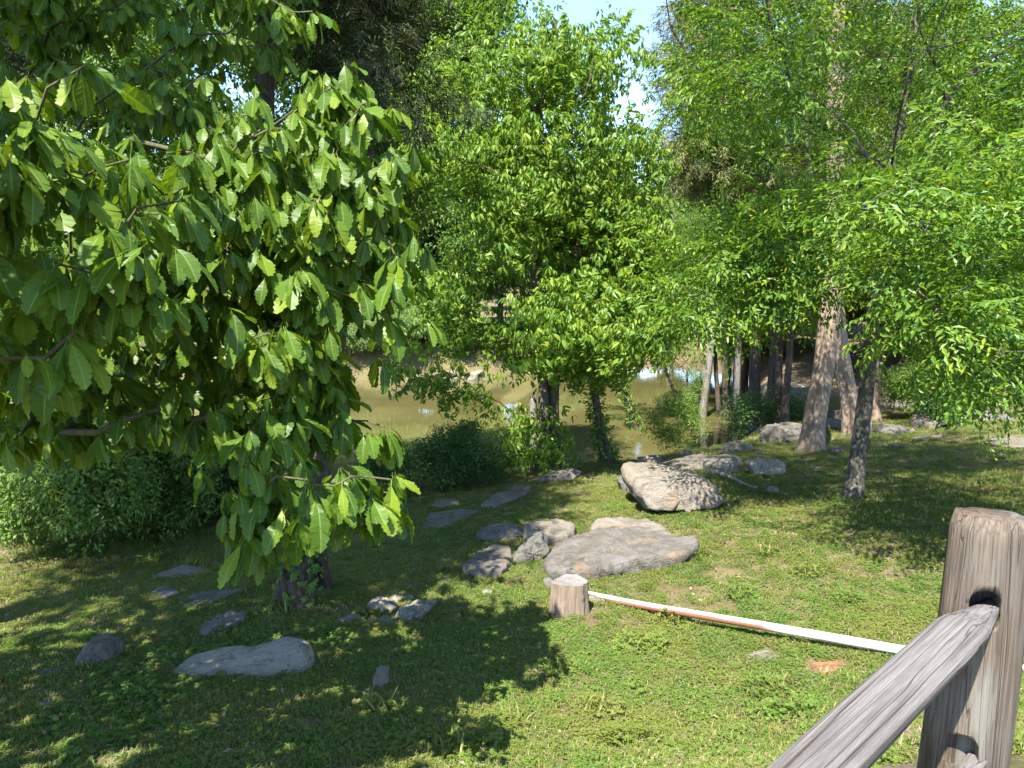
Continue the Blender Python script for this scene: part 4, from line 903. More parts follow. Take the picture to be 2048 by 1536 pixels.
# lower left
boulder([(308,1166),(316,1150),(345,1141),(400,1137),(445,1138),(455,1146),(420,1152),(350,1156),(322,1164)], .6, 'long rounded rock lit by the sun, left of the cedar trunk', 'rock_light', .02, .5)
slab([(303,1182),(325,1169),(350,1172),(358,1184),(330,1190)], .06, 'dark low rock just below the sunlit rounded one', 'rock_dark', .02, n=32)
slab([(360,1202),(390,1186),(460,1172),(485,1180),(420,1204),(375,1211)], .05, 'litter-covered flat rock left of the cedar trunk', 'rock_rust', .02)
slab([(399,1256),(412,1240),(460,1220),(492,1222),(486,1238),(450,1252),(410,1264)], .08, 'grey flat rock below the cedar trunk', 'rock', .02)
boulder([(148,1338),(172,1294),(198,1258),(222,1256),(238,1288),(236,1312),(190,1338)], .35, 'upright grey rock at the lower left', 'rock', .02, .5)
boulder([(334,1352),(356,1328),(400,1320),(430,1315),(500,1309),(530,1300),(560,1291),(600,1292),(622,1305),(626,1335),(600,1352),(540,1350),(480,1342),(420,1350),(370,1356)], .5, 'long white lichen-covered rock in the lower left shade', 'rock_lichen', .045, .35, nc=1, seed=8, dd=-.08)
boulder([(746,1388),(747,1345),(756,1337),(780,1340),(787,1352),(768,1368),(753,1392)], .22, 'pale blue-grey three-sided stone in the lower shade', 'rock_light', .015, .4)
boulder([(664,1252),(672,1238),(690,1232),(715,1232),(720,1240),(700,1250),(680,1256)], .25, 'plain grey stone left of the broken rock pile', 'rock', .01, .5)
for p, l, m_ in (([(738,1222),(745,1204),(768,1199),(792,1213),(785,1224),(760,1228)], 'weathered left piece of the broken rock pile', 'rock_lichen'),
             ([(790,1244),(800,1220),(830,1206),(860,1199),(866,1208),(842,1232),(815,1248)], 'longest upright piece of the broken rock pile', 'rock_lichen'),
             ([(750,1248),(765,1238),(790,1242),(800,1252),(778,1258)], 'lowest piece of the broken rock pile', 'rock'),
             ([(778,1202),(790,1195),(820,1197),(830,1206),(800,1210)], 'small back piece of the broken rock pile', 'rock_lichen')):
    pc = np.array(p).mean(0); boulder(((np.array(p) - pc) * 1.18 + pc).tolist(), .22, l, m_, .03, .35, group='broken rock pile', nc=4)
slab([(900,1212),(925,1206),(940,1212),(930,1222),(905,1222)], .03, 'flat brown stone right of the broken rock pile', 'rock', .01, n=24)
slab([(60,1345),(80,1335),(130,1328),(140,1338),(90,1350)], .04, 'half-buried shaded rock at the far lower left', 'rock_dark', .02, n=32)
slab([(62,1405),(85,1392),(110,1398),(105,1412),(75,1414)], .04, 'dark stone among creeper at the lower left corner', 'rock_dark', .02, n=32)
slab([(1745,1580),(1765,1500),(1800,1466),(1860,1462),(1885,1480),(1885,1580)], .06, 'tan flat stone under the fence rail', 'rock_tan', .015, n=48)
boulder([(1386,1205),(1392,1198),(1412,1196),(1420,1204),(1410,1210)], .12, 'white stone lying just behind the pipe', 'rock_lichen', .01)
slab([(1172,1188),(1180,1184),(1225,1187),(1240,1194),(1200,1200),(1175,1196)], .05, 'flat grey stone against the left end of the pipe', 'rock_light', .012, n=32)
slab([(1498,1325),(1505,1300),(1540,1295),(1560,1310),(1535,1328)], .012, 'gravelly flat stone in the sunny grass', 'rock_light', .012, n=32)
for k, (u, v) in enumerate([(1641, 1310), (1622, 1340), (1680, 1336)]):
    boulder([(u-6, v+4), (u-5, v-4), (u+2, v-7), (u+7, v-1), (u+5, v+5)], .05, ['orange pebble above the red dirt patch', 'orange pebble left of the red dirt patch', 'orange pebble right of the red dirt patch'][k], 'rock_tan', .006, cat='pebble', name='pebble')
def dirt():
    g = np.array(G(1650, 1340)); n = 40; a = np.linspace(0, 2 * math.pi, n, endpoint=False); V = []; Fs = []; rings = (0, .3, .55, .8, 1.0)
    for q in rings[1:]:
        for i in range(n):
            r = q * (1 + .22 * math.sin(a[i] * 3 + 1) + .12 * math.sin(a[i] * 7)); x = g[0] + .15 * r * math.cos(a[i]); y = g[1] + .13 * r * math.sin(a[i]); V.append((x, y, 0))
    V = np.array(V); V[:, 2] = H(V[:, 0], V[:, 1]); k = np.repeat(np.array(rings[1:]), n); V[:, 2] += .022 * (1 - k ** 2) - .004 * k + RS.normal(size=len(V)) * .003 * (k < 1)
    V = np.vstack([V, [g[0], g[1], float(H(g[0], g[1])) + .024]]); c = len(V) - 1
    Fs = [[j * n + i, (j + 1) * n + i, (j + 1) * n + (i + 1) % n, j * n + (i + 1) % n] for j in range(3) for i in range(n)] + [[c, i, (i + 1) % n] for i in range(n)]
    t = NT('red_dirt'); v = t.geo(); col = t.ramp(t.noise(40, 6, .7, v), [(.3, (.1, .045, .02)), (.55, (.18, .085, .04)), (.75, (.25, .16, .09))]); t.l(col, t.b.inputs['Base Color']); t.b.inputs['Roughness'].default_value = .95; t.bump(t.noise(70, 5, .7, v), .9, .01)
    o = obj('dirt_patch', mesh('dirt_patch', V - g, Fs, t.m)); o.location = Vector(g); tag(o, 'bare patch of red-orange dirt in the sunny grass below the pipe', 'dirt patch')
dirt()
# bank rocks on the right behind the trees
def bank_rocks():
    kinds = []
    for k in range(3):
        n = 2; me = bpy.data.meshes.new('bank_rock'); import bmesh
        bm = bmesh.new(); bmesh.ops.create_icosphere(bm, subdivisions=3, radius=1)
        for v in bm.verts:
            c = v.co; c.x *= 1.2; c.z *= .45; m_ = max(abs(c.x) / 1.2, abs(c.y), abs(c.z) / .45); s = (1 / m_) ** .5; v.co = c * s
            v.co += v.co.normalized() * (mn.noise(v.co * 1.5 + Vector((k * 5, 0, 0))) * .35 + mn.noise(v.co * 5) * .1)
        bm.to_mesh(me); bm.free(); me.materials.append(M[['rock_light', 'rock', 'rock_dark'][k]]); me.polygons.foreach_set('use_smooth', [True] * len(me.polygons)); kinds.append(me)
    S = []
    for i in range(46):
        u = rnd(1455, 1600); v = rnd(772, 835); S.append((u, v, rnd(.3, .9), 'pale rock among those on the bank behind the right-hand trunks', 'rocks on the wooded bank'))
    for i in range(18): S.append((rnd(1745, 1870), 812 + rnd(-4, 4), rnd(.2, .45), 'flat stone in the low border across the far right lawn', 'stones of the low border'))
    for i in range(12): S.append((rnd(1300, 1400), rnd(898, 912), rnd(.1, .25), 'small stone along the near waterline right of the ivied trunk', 'stones at the near waterline'))
    for i in range(10): S.append((rnd(1645, 1700), rnd(830, 870), rnd(.25, .5), 'grey rock stacked behind the leaning cedar', 'rocks behind the leaning cedar'))
    for i in range(9): S.append((rnd(790, 980), rnd(748, 762), rnd(.3, .8), 'pale rock on the far shore of the pond', 'rocks on the far shore'))
    for u, v, s, lab, gr in S:
        g = G(u, v)
        if g[2] < .05: 
            if 'far shore' not in lab: continue
            g[1] = 51.5; g[0] = (u - 1024) / F * 52; g[2] = float(H(g[0], g[1]))
        o = bpy.data.objects.new('bank_rock', random.choice(kinds[:2] if 'dark' not in lab else kinds)); COL.objects.link(o); o.location = (g[0], g[1], max(g[2], -.05) + s * .1)
        o.scale = (s, s * rnd(.6, 1), s * rnd(.6, 1)); o.rotation_euler = (rnd(-.15, .15), rnd(-.15, .15), rnd(0, 6)); tag(o, lab, 'rock', gr)
bank_rocks()

# ------------------------------------------------------------------ sawn stumps
def stump(u, v, r, h, label, mat='cedar_bark', seed=1, topmat=None, flare=1.15):
    g = np.array(G(u, v)); g[1] += r; g[2] = H(g[0], g[1]); root = thing('stump', tuple(g), label, 'stump'); n, k = 40, 12; rr = np.random.RandomState(seed)
    a = np.linspace(0, 2 * math.pi, n, endpoint=False); lob = 1 + .1 * np.sin(a * 2 + 1) + .1 * np.sin(a * 3 + seed) + .04 * np.sin(a * 11 + seed) + .04 * np.sin(a * 7 + 2) + .03 * rr.normal(size=n)
    V = []
    for j in range(k):
        s = j / (k - 1); q = r * lob * (1 + (flare - 1) * (1 - s) ** 2 + .015 * rr.normal(size=n)); V += [(g[0] + q[i] * math.cos(a[i]), g[1] + q[i] * math.sin(a[i]), g[2] - .12 + (h + .12) * s + .01 * math.sin(a[i] * 2)) for i in range(n)]
    Fs = [[j * n + i, j * n + (i + 1) % n, (j + 1) * n + (i + 1) % n, (j + 1) * n + i] for j in range(k - 1) for i in range(n)]
    obj('bark', mesh('bark', np.array(V) - g, Fs, M[mat]), root, False)
    Vt = []; ks = [1, .9, .7, .45, .2]; last = np.array(V[-n:]); c = last.mean(0)
    for q in ks:
        ring = c + (last - c) * (q * (.995 if q == 1 else 1)); ring[:, 2] += rr.normal(size=n) * .004 * (q < 1) - (.012 if q < 1 else 0); Vt.append(ring)
    Vt.append([c - (0, 0, .02)]); Vt = np.vstack(Vt); Ft = [[j * n + i, j * n + (i + 1) % n, (j + 1) * n + (i + 1) % n, (j + 1) * n + i] for j in range(len(ks) - 1) for i in range(n)]
    Ft += [[(len(ks) - 1) * n + i, (len(ks) - 1) * n + (i + 1) % n, len(ks) * n] for i in range(n)]
    obj('cut_top', mesh('cut_top', Vt - g, Ft, M['stump_top']), root, False); return root, g
t = NT('stump_top'); v = t.coord(); wv = t.n('TexWave', wave_type='RINGS', rings_direction='Z'); t.l(v, wv.inputs[0]); wv.inputs['Scale'].default_value = 22; wv.inputs['Distortion'].default_value = 4
col = t.mix(.35, t.ramp(t.noise(9, 8, .7, v), [(.3, (.1, .09, .08)), (.6, (.2, .18, .16)), (.8, (.28, .26, .235))]), t.ramp(wv.outputs[0], [(0, .06), (1, .24)]))
col = t.mix(t.ramp(t.noise(6, 4, .6, v), [(.58, 0.0), (.66, 1.0)]), col, (.3, .14, .02)); t.l(col, t.b.inputs['Base Color']); t.b.inputs['Roughness'].default_value = .9; t.bump(wv.outputs[0], .6, .006); M['stump_top'] = t.m
stump(1140, 1237, .165, .33, 'sawn grey stump with orange lichen on its cut top, at the pipe end', seed=3, flare=1.22)
stump(1303, 937, .22, .2, 'small pale sawn stump behind the largest boulder', seed=5, flare=1.02)

# ------------------------------------------------------------------ the pipe on the lawn
def pipe():
    a = G(1168, 1193); b = G(2100, 1352); a = a + np.array([0, .05, .05]); b = b + np.array([0, .02, .05])
    P = np.linspace(a, b, 60)
    P[:, 2] = np.maximum(np.linspace(a[2], b[2], 60) - .055, H(P[:, 0], P[:, 1]) + .012)
    P[:, 2] = np.polyval(np.polyfit(np.arange(60), P[:, 2], 4), np.arange(60))
    for q in P: COLLAR.extend([q[:2] + (rnd(-.05, .05), -.07 - abs(RS.normal() * .02)) for _ in range(3)])
    V, Fs = tube(P, np.full(60, .038), 24, 0, 0)
    t = NT('painted_pipe'); v = t.geo(); g2 = t.n('NewGeometry'); sx = t.n('SeparateXYZ'); t.l(g2.outputs['Normal'], sx.inputs[0])
    at = t.attr('along'); nz = t.noise(7, 5, .6, v); nz2 = t.noise(1.8, 3, .5, v)
    low = t.math('ADD', t.attr('side'), t.math('ADD', t.math('MULTIPLY', nz, .22), t.math('MULTIPLY', nz2, .5)))
    k = t.math('MULTIPLY', t.ramp(low, [(.66, 0.0), (.7, 1.0)]), t.ramp(at, [(.03, 0.0), (.07, 1.0), (.5, 1.0), (.56, 0.0)]))
    col = t.mix(k, t.mix(t.ramp(nz, [(.5, 0.0), (.72, .6)]), (.62, .62, .6), (.25, .22, .17)), t.mix(nz, (.2, .06, .04), (.3, .13, .09)))
    t.l(col, t.b.inputs['Base Color']); t.b.inputs['Roughness'].default_value = .45; t.bump(t.noise(60, 3, .5, v), .1, .003)
    c = P.repeat(24, 0); rel = V[:60 * 24] - c; side = np.clip((-rel[:, 2] * .75 - rel[:, 1] * .6) / .038 * .5 + .35, 0, 1); al = np.linspace(0, 1, 60).repeat(24)
    o = obj('pipe', mesh('pipe', V - P[0], Fs, t.m, attrs={'side': side, 'along': al})); o.location = Vector(P[0]); tag(o, 'long white pipe with a red-stained side lying across the lawn', 'pipe')
pipe()

# ------------------------------------------------------------------ split-rail fence
def wood_mat(name, a, b, c, axis, grey=(.4, .38, .36), gw=.5, streak=None):
    t = NT(name); sc_ = [55, 55, 55]; sc_[axis] = 1.3; v = t.coord(tuple(sc_)); n1 = t.noise(1, 9, .7, v, .05)
    sc2 = [220, 220, 220]; sc2[axis] = 5; n2 = t.noise(1, 6, .7, t.coord(tuple(sc2))); n3 = t.noise(3.5, 5, .6, t.coord())
    col = t.ramp(n1, [(.3, a), (.5, b), (.7, c)]); col = t.mix(t.math('MULTIPLY', t.ramp(n3, [(.4, 0.0), (.65, 1.0)]), gw), col, grey)
    col = t.mix(.55, col, t.ramp(n2, [(.35, .2), (.6, .75)]), 'SOFT_LIGHT')
    crk = [42, 42, 42]; crk[axis] = .5; n4 = t.noise(1, 2, .4, t.coord(tuple(crk)), 0)
    line = t.ramp(n4, [(.49, 0.0), (.497, 1.0), (.503, 1.0), (.51, 0.0)]); col = t.mix(t.math('MULTIPLY', line, .7), col, (.06, .045, .035))
    if streak: col = t.mix(t.ramp(t.noise(5, 4, .5, t.coord((2.5, 2.5, .35))), [(.56, 0.0), (.62, .8)]), col, streak)
    t.l(col, t.b.inputs['Base Color']); t.b.inputs['Roughness'].default_value = .85; t.b.inputs['Specular IOR Level'].default_value = .2
    t.bump(t.math('ADD', t.math('SUBTRACT', n1, t.math('MULTIPLY', line, .8)), t.math('MULTIPLY', n2, .5)), .8, .006); return t.m
M['post_wood'] = wood_mat('post_wood', (.045, .03, .02), (.1, .07, .046), (.15, .12, .09), 2, (.13, .12, .105), .6, (.19, .178, .147))
M['rail_wood'] = wood_mat('rail_wood', (.058, .048, .042), (.115, .103, .094), (.16, .147, .137), 1, (.136, .128, .12), .5)
def ev_mesh(o, name):
    dg = bpy.context.evaluated_depsgraph_get(); me = bpy.data.meshes.new_from_object(o.evaluated_get(dg)); me.name = name; return me
def fence():
    D = 1.42                                       # distance of the post's near face
    tl, tr = W(1944, 1030, D), W(2092, 1040, D + .02); ctr = (tl + tr) / 2; wdt = np.linalg.norm(tr - tl)
    yaw = R(-38); zb = float(H(ctr[0], ctr[1])) - .35; zt = W(1980, 1048, D + .02)[2]; c = np.array([ctr[0] + .02, ctr[1] + .07, zb])
    # cross-section: rounded half-log, wider lower down
    n = 44; K = 60; a = np.linspace(0, 2 * math.pi, n, endpoint=False); V = []
    for j in range(K):
        s = j / (K - 1); z = zb + (zt - zb) * s; below = zt - z
        hx = (wdt / 2) * (1 + .0 * below); hy = .062
        for i in range(n):
            cx, cy_ = math.cos(a[i]), math.sin(a[i]); q = 3.2; rr = (abs(cx) ** q + abs(cy_) ** q) ** (-1 / q)
            nz_ = mn.noise(Vector((cx * 1.5, cy_ * 1.5, z * 1.2))) * .006 + mn.noise(Vector((cx * 6, cy_ * 6, z * .7))) * .0035
            rnd_ = 1 - .1 * max(0, (s - .985) / .015) ** 2
            x = cx * rr * (hx + nz_) * rnd_ - .05 * below; y = cy_ * rr * (hy + nz_) * rnd_ * (1 + .1 * below)
            V.append((x, y, z - zb + (.004 * mn.noise(Vector((x * 30, y * 30, 3))) if j == K - 1 else 0) - (.008 * cx if j == K - 1 else 0)))
    Fs = [[j * n + i, j * n + (i + 1) % n, (j + 1) * n + (i + 1) % n, (j + 1) * n + i] for j in range(K - 1) for i in range(n)]
    V.append((V[-1][0] * 0, 0, zt - zb)); tp = len(V) - 1; Fs += [[(K - 1) * n + i, (K - 1) * n + (i + 1) % n, tp] for i in range(n)]; Fs.append(list(range(n))[::-1])
    me = mesh('post', V, Fs, M['post_wood']); post_yaw = R(12)
    root = thing('fence', tuple(c), 'weathered wooden split-rail fence in the lower right corner', 'fence')
    o = obj('post', me, root, False); o.rotation_euler = (0, 0, post_yaw)
    # rail direction and the holes it enters
    end = W(1962, 1212, D + .03); near = W(1560, 1640, .98)
    dirv = end - near; dirv /= np.linalg.norm(dirv)
    RZ = Matrix.Rotation(post_yaw, 3, 'Z'); holes = []
    for (u, v, hh) in ((1978, 1216, .052), (1942, 1532, .05)):
        p = W(u, v, D + .015); L = Vector(p - c); holes.append((p, hh))
        k = 20; aa = np.linspace(0, 2 * math.pi, k, endpoint=False); hw = .029; vv = []
        dl = Vector((.35, 1, 0)).normalized(); xl = Vector((dl.y, -dl.x, 0))
        for sgn in (-.05, .095):
            for b_ in aa:
                zz = math.sin(b_); q = L + dl * sgn + xl * (math.cos(b_) * hw) + Vector((0, 0, (zz * hw if zz > 0 else zz * hw * 1.0) + (.0 if zz > 0 else -.03))); vv.append(tuple(RZ.inverted() @ q))
        ff = [[i, (i + 1) % k, k + (i + 1) % k, k + i] for i in range(k)] + [list(range(k))[::-1], list(range(k, 2 * k))]
        cm = mesh('cut', vv, ff, M['post_wood'], smooth=False); co = bpy.data.objects.new('cut', cm); COL.objects.link(co); co.parent = root; co.rotation_euler = o.rotation_euler
        import bmesh
        bm = bmesh.new(); bm.from_mesh(cm); bmesh.ops.recalc_face_normals(bm, faces=bm.faces); bm.to_mesh(cm); bm.free()
        md = o.modifiers.new('hole', 'BOOLEAN'); md.object = co; md.operation = 'DIFFERENCE'; md.solver = 'EXACT'
        bpy.context.view_layer.update(); nm = ev_mesh(o, 'post'); o.modifiers.clear(); o.data = nm; bpy.data.objects.remove(co)
    # rails: split timber, flat top, tapered end
    def rail(near, end, wr, hr, seed, label=None):
        dv = end - near; Ln = np.linalg.norm(dv); dv = dv / Ln; x = np.cross(dv, (0, 0, 1)); x /= np.linalg.norm(x); z = np.cross(x, dv); K = 70; V = []
        sec = [(-1, .3), (-.93, .85), (-.8, .97), (-.3, 1.02), (.4, .98), (.86, .93), (.97, .84), (1, .62), (.72, .05), (.42, -.55), (.15, -1), (-.5, -1), (-.9, -.6), (-1, -.1)]
        for j in range(K):
            s = j / (K - 1); ll = s * (Ln + .09); left = Ln - ll; tap = 1 if left > .16 else max(.42, .42 + .58 * max(0, left + .02) / .18)
            for i, (sx, sz) in enumerate(sec):
                nx = mn.noise(Vector((i * 1.7, ll * 2.2, seed))) * .006 + mn.noise(Vector((i * 3.1, ll * 9, seed))) * .002
                V.append(near + dv * ll + x * (sx * wr * tap + nx) + z * (sz * hr * (tap if tap > .8 else .8 * tap + .16) + nx))
        n = len(sec); Fs = [[j * n + i, j * n + (i + 1) % n, (j + 1) * n + (i + 1) % n, (j + 1) * n + i] for j in range(K - 1) for i in range(n)] + [list(range(n)), [(K - 1) * n + i for i in range(n)][::-1]]
        # local frame: Y along the rail
        Mx = np.stack([x, dv, z], 1); Vl = (np.array(V) - near) @ Mx
        me = mesh('rail', Vl, Fs, M['rail_wood']); 
        import bmesh
        bm = bmesh.new(); bm.from_mesh(me); bmesh.ops.recalc_face_normals(bm, faces=bm.faces); bm.to_mesh(me); bm.free()
        sh = me.attributes.new('sharp_edge', 'BOOLEAN', 'EDGE'); nn = len(sec)
        sh.data.foreach_set('value', [(e.vertices[0] % nn == e.vertices[1] % nn and e.vertices[0] % nn in (6, 7, 1)) for e in me.edges])
        r = obj('rail', me, root, False); r.matrix_local = Matrix.Translation(Vector(near - c)) @ Matrix(Mx.tolist()).to_4x4(); return r
    e1 = W(1972, 1236, D + .05); rail(e1 + np.array([-1.05, -.93, -.02]) * 1.25, e1, .045, .046, 2)
    e2 = W(1936, 1556, D + .05); rail(e2 + np.array([-1.05, -.93, -.03]) * 1.2, e2, .045, .046, 5)
fence()

# ------------------------------------------------------------------ bird-feeder hooks, guy rod, sticks
def hooks():
    t = NT('iron'); t.b.inputs['Base Color'].default_value = (.12, .11, .1, 1); t.b.inputs['Metallic'].default_value = .6; t.b.inputs['Roughness'].default_value = .5; M['iron'] = t.m
    g = np.array(G(1787, 825)); d = proj(g)[0, 2]; top = W(1790, 735, d)[2]
    root = thing('feeder_pole', tuple(g), 'double shepherd hook pole on the lawn behind the elm', 'garden hook'); h = top - g[2]
    P = [(0, 0, -.1), (0, 0, h * .6), (0, 0, h - .15)]; V, Fs = tube(smooth_path(P, 20), np.full(20, .018), 8); obj('pole', mesh('pole', V, Fs, M['iron']), root, False)
    for sgn in (-1, 1):
        a = np.linspace(0, math.pi, 14); P = [(0, 0, h - .17)] + [(sgn * (.11 - .11 * math.cos(q)), 0, h - .12 + .13 * math.sin(q)) for q in a] + [(sgn * .22, 0, h - .22), (sgn * .26, 0, h - .2)]
        V, Fs = tube(P, np.full(len(P), .015), 6); obj('hook', mesh('hook', V, Fs, M['iron']), root, False)
    b = np.array([.24, 0, h - .24]); root2 = thing('bird_feeder', tuple(g + b), 'small yellow-capped tube hanging from the right feeder hook', 'bird feeder')
    V, Fs = tube([(0, 0, -.75), (0, 0, -.1)], [.045, .045], 10); t = NT('feeder_tube'); t.b.inputs['Base Color'].default_value = (.35, .33, .3, 1); obj('tube', mesh('tube', V, Fs, t.m), root2, False)
    V, Fs = tube([(0, 0, -.1), (0, 0, .03)], [.06, .03], 10); t = NT('feeder_cap'); t.b.inputs['Base Color'].default_value = (.6, .5, .05, 1); obj('cap', mesh('cap', V, Fs, t.m), root2, False)
    g = G(1743, 872); top = W(1737, 790, proj(g)[0, 2]); V, Fs = tube(smooth_path([g - (0, 0, .1), (g + top) / 2 + (.02, 0, 0), top], 14), np.full(14, .012), 6)
    o = obj('metal_rod', mesh('metal_rod', V - g, Fs, M['dead_wood'])); o.location = Vector(g); tag(o, 'thin upright rod in the grass right behind the elm trunk', 'rod')
hooks()
def stick(pts, r, label, mat='dead_wood', h=.012, name='stick', cat='stick', forks=0):
    Q = [np.array(G(u, v)) + (0, 0, h) for u, v in pts]; P = smooth_path(Q, 20); V, Fs = tube(P, np.linspace(r, r * .35, 20), 7, .1, .08)
    for k in range(forks):
        i = random.randint(6, 15); e = P[i] + np.array([rnd(-.2, .2), rnd(-.1, .1), rnd(0, .06)]); v2, f2 = tube([P[i], (P[i] + e) / 2 + (0, 0, .01), e], [r * .5, r * .4, r * .2], 5); Fs += [[q + len(V) for q in f] for f in f2]; V = np.vstack([V, v2])
    o = obj(name, mesh(name, V - Q[0], Fs, M[mat])); o.location = Vector(Q[0]); tag(o, label, cat, 'small fallen twigs on the lawn' if label.startswith('small fallen twig') else None)
stick([(1445,952),(1470,962),(1495,974),(1515,978)], .055, 'bleached broken limb lying between the two squared blocks', h=.02, cat='branch', name='branch')
stick([(188,1310),(215,1312),(260,1325),(300,1332)], .006, 'thin curved stick at the foot of the upright grey rock')
stick([(372,1310),(385,1303),(414,1296)], .008, 'short pale stick above the long white rock')
stick([(1010,1340),(1020,1350),(1040,1352)], .005, 'tiny twig in the shaded grass near the shadow edge', 'twig')
stick([(1472,1378),(1495,1386),(1530,1400)], .006, 'dark twig in the sunny grass left of the red dirt patch', 'twig')
stick([(1752,1315),(1770,1295),(1790,1268)], .006, 'grey twig leaning on the pipe near the fence rail', 'twig', .03)
stick([(1715,1090),(1725,1094)], .006, 'short yellow stick in the grass below the elm')
stick([(1830,892),(1848,888),(1866,886)], .01, 'pale stick on the grass before the slabs on the right')
for k in range(26):
    u, v = rnd(60, 1500), rnd(1130, 1520); a_ = rnd(0, 3.14); l_ = rnd(10, 34) * (v - 700) / 600
    stick([(u, v), (u + l_ * .5 * math.cos(a_), v + l_ * .2 * math.sin(a_) + rnd(-3, 3)), (u + l_ * math.cos(a_), v + l_ * .4 * math.sin(a_))], rnd(.002, .004), 'small fallen twig lying in the lawn grass', random.choice(['twig', 'dead_wood', 'brown_bark']), name='twig', cat='twig', h=.02)
def brush():                                       # driftwood on the shore behind the oak
    g = np.array([(670 - 1024) / F * 51, 50.6, .1]); V, Fs = np.zeros((0, 3)), []
    for k in range(26):
        a = np.array([rnd(-1.3, 1.3), rnd(-.5, .5), rnd(0, .4)]); e = a + np.array([rnd(-1, 1), rnd(-.4, .4), rnd(.1, 1.0)]); v2, f2 = tube(smooth_path([a, (a + e) / 2 + RS.normal(size=3) * .1, e], 6), np.linspace(.045, .012, 6), 5)
        Fs += [[q + len(V) for q in f] for f in f2]; V = np.vstack([V, v2])
    o = obj('driftwood', mesh('driftwood', V, Fs, M['pale_bark'])); o.location = Vector(g); tag(o, 'tangle of bleached driftwood branches on the far shore', 'driftwood'); o['kind'] = 'stuff'
    g = np.array(G(1468, 800)); V, Fs = np.zeros((0, 3)), []
    for k in range(9):
        a = np.array([0, 0, 0]) + RS.normal(size=3) * .1; e = a + np.array([rnd(-.8, .8), 0, rnd(.6, 2.2)]); v2, f2 = tube(smooth_path([a, (a + e) / 2 + RS.normal(size=3) * .12, e], 6), np.linspace(.06, .015, 6), 5); Fs += [[q + len(V) for q in f] for f in f2]; V = np.vstack([V, v2])
    o = obj('dead_sapling', mesh('dead_sapling', V, Fs, M['pale_bark'])); o.location = Vector(g); tag(o, 'bare bleached sapling among the bank rocks', 'dead tree'); o['kind'] = 'stuff'
brush()

# ------------------------------------------------------------------ creeper on the cedar trunk and the stump
CRM = []
for k in range(4):
    c = creeper_geo(1.0, 1); CRM.append(mesh('creeper_leaf', np.concatenate(c.V), c.F, M['ivy_leaf'], smooth=False, attrs={'lc': [rnd(0, .8)] * c.n}))
def creeper(u0, v0, u1, v1, d, r, n, size, label, stems=4, side=None):
    a, b = np.array(W(u0, v0, d)), np.array(W(u1, v1, d)); a[2] = H(a[0], a[1]); root = thing('creeper', tuple(a), label, 'creeper'); V, Fs = np.zeros((0, 3)), []
    for k in range(stems):
        th = rnd(-2.6, -.5); P = [a + (b - a) * s + np.array([math.cos(th + math.sin(s * 6 + k) * .4) * r, math.sin(th + math.sin(s * 6 + k) * .4) * r, 0]) for s in np.linspace(0, 1, 16)]
        v2, f2 = tube(P, np.full(16, .005), 5); Fs += [[q + len(V) for q in f] for f in f2]; V = np.vstack([V, v2])
    obj('stem', mesh('stem', V - a, Fs, M['twig']), root, False)
    for k in range(n):
        s = rnd(0, 1) ** .9; th = rnd(-3.3, .2) if side is None else side + rnd(-.9, .9); out = np.array([math.cos(th), math.sin(th), 0]); p = a + (b - a) * s + out * r * rnd(1.0, 1.35)
        m3 = frame(out * .5 + np.array([rnd(-.6, .6), rnd(-.3, .3), -1]), out + np.array([0, 0, .8]) + RS.normal(size=3) * .3)
        o = bpy.data.objects.new('leaf', CRM[k % 4]); COL.objects.link(o); o.parent = root; o.location = Vector(p - a); o.rotation_euler = Matrix(m3.tolist()).to_euler(); sz = size * rnd(.6, 1.2); o.scale = (sz, sz, sz)
dc = proj(G(592, 1205))[0, 2]
creeper(596, 1190, 606, 1030, dc, .19, 110, .075, 'five-leaved creeper climbing the front of the cedar trunk below the oak')
creeper(1166, 1225, 1168, 1180, proj(G(1166, 1225))[0, 2], .02, 26, .045, 'small creeper with round leaves on the right side of the sawn stump', 2)

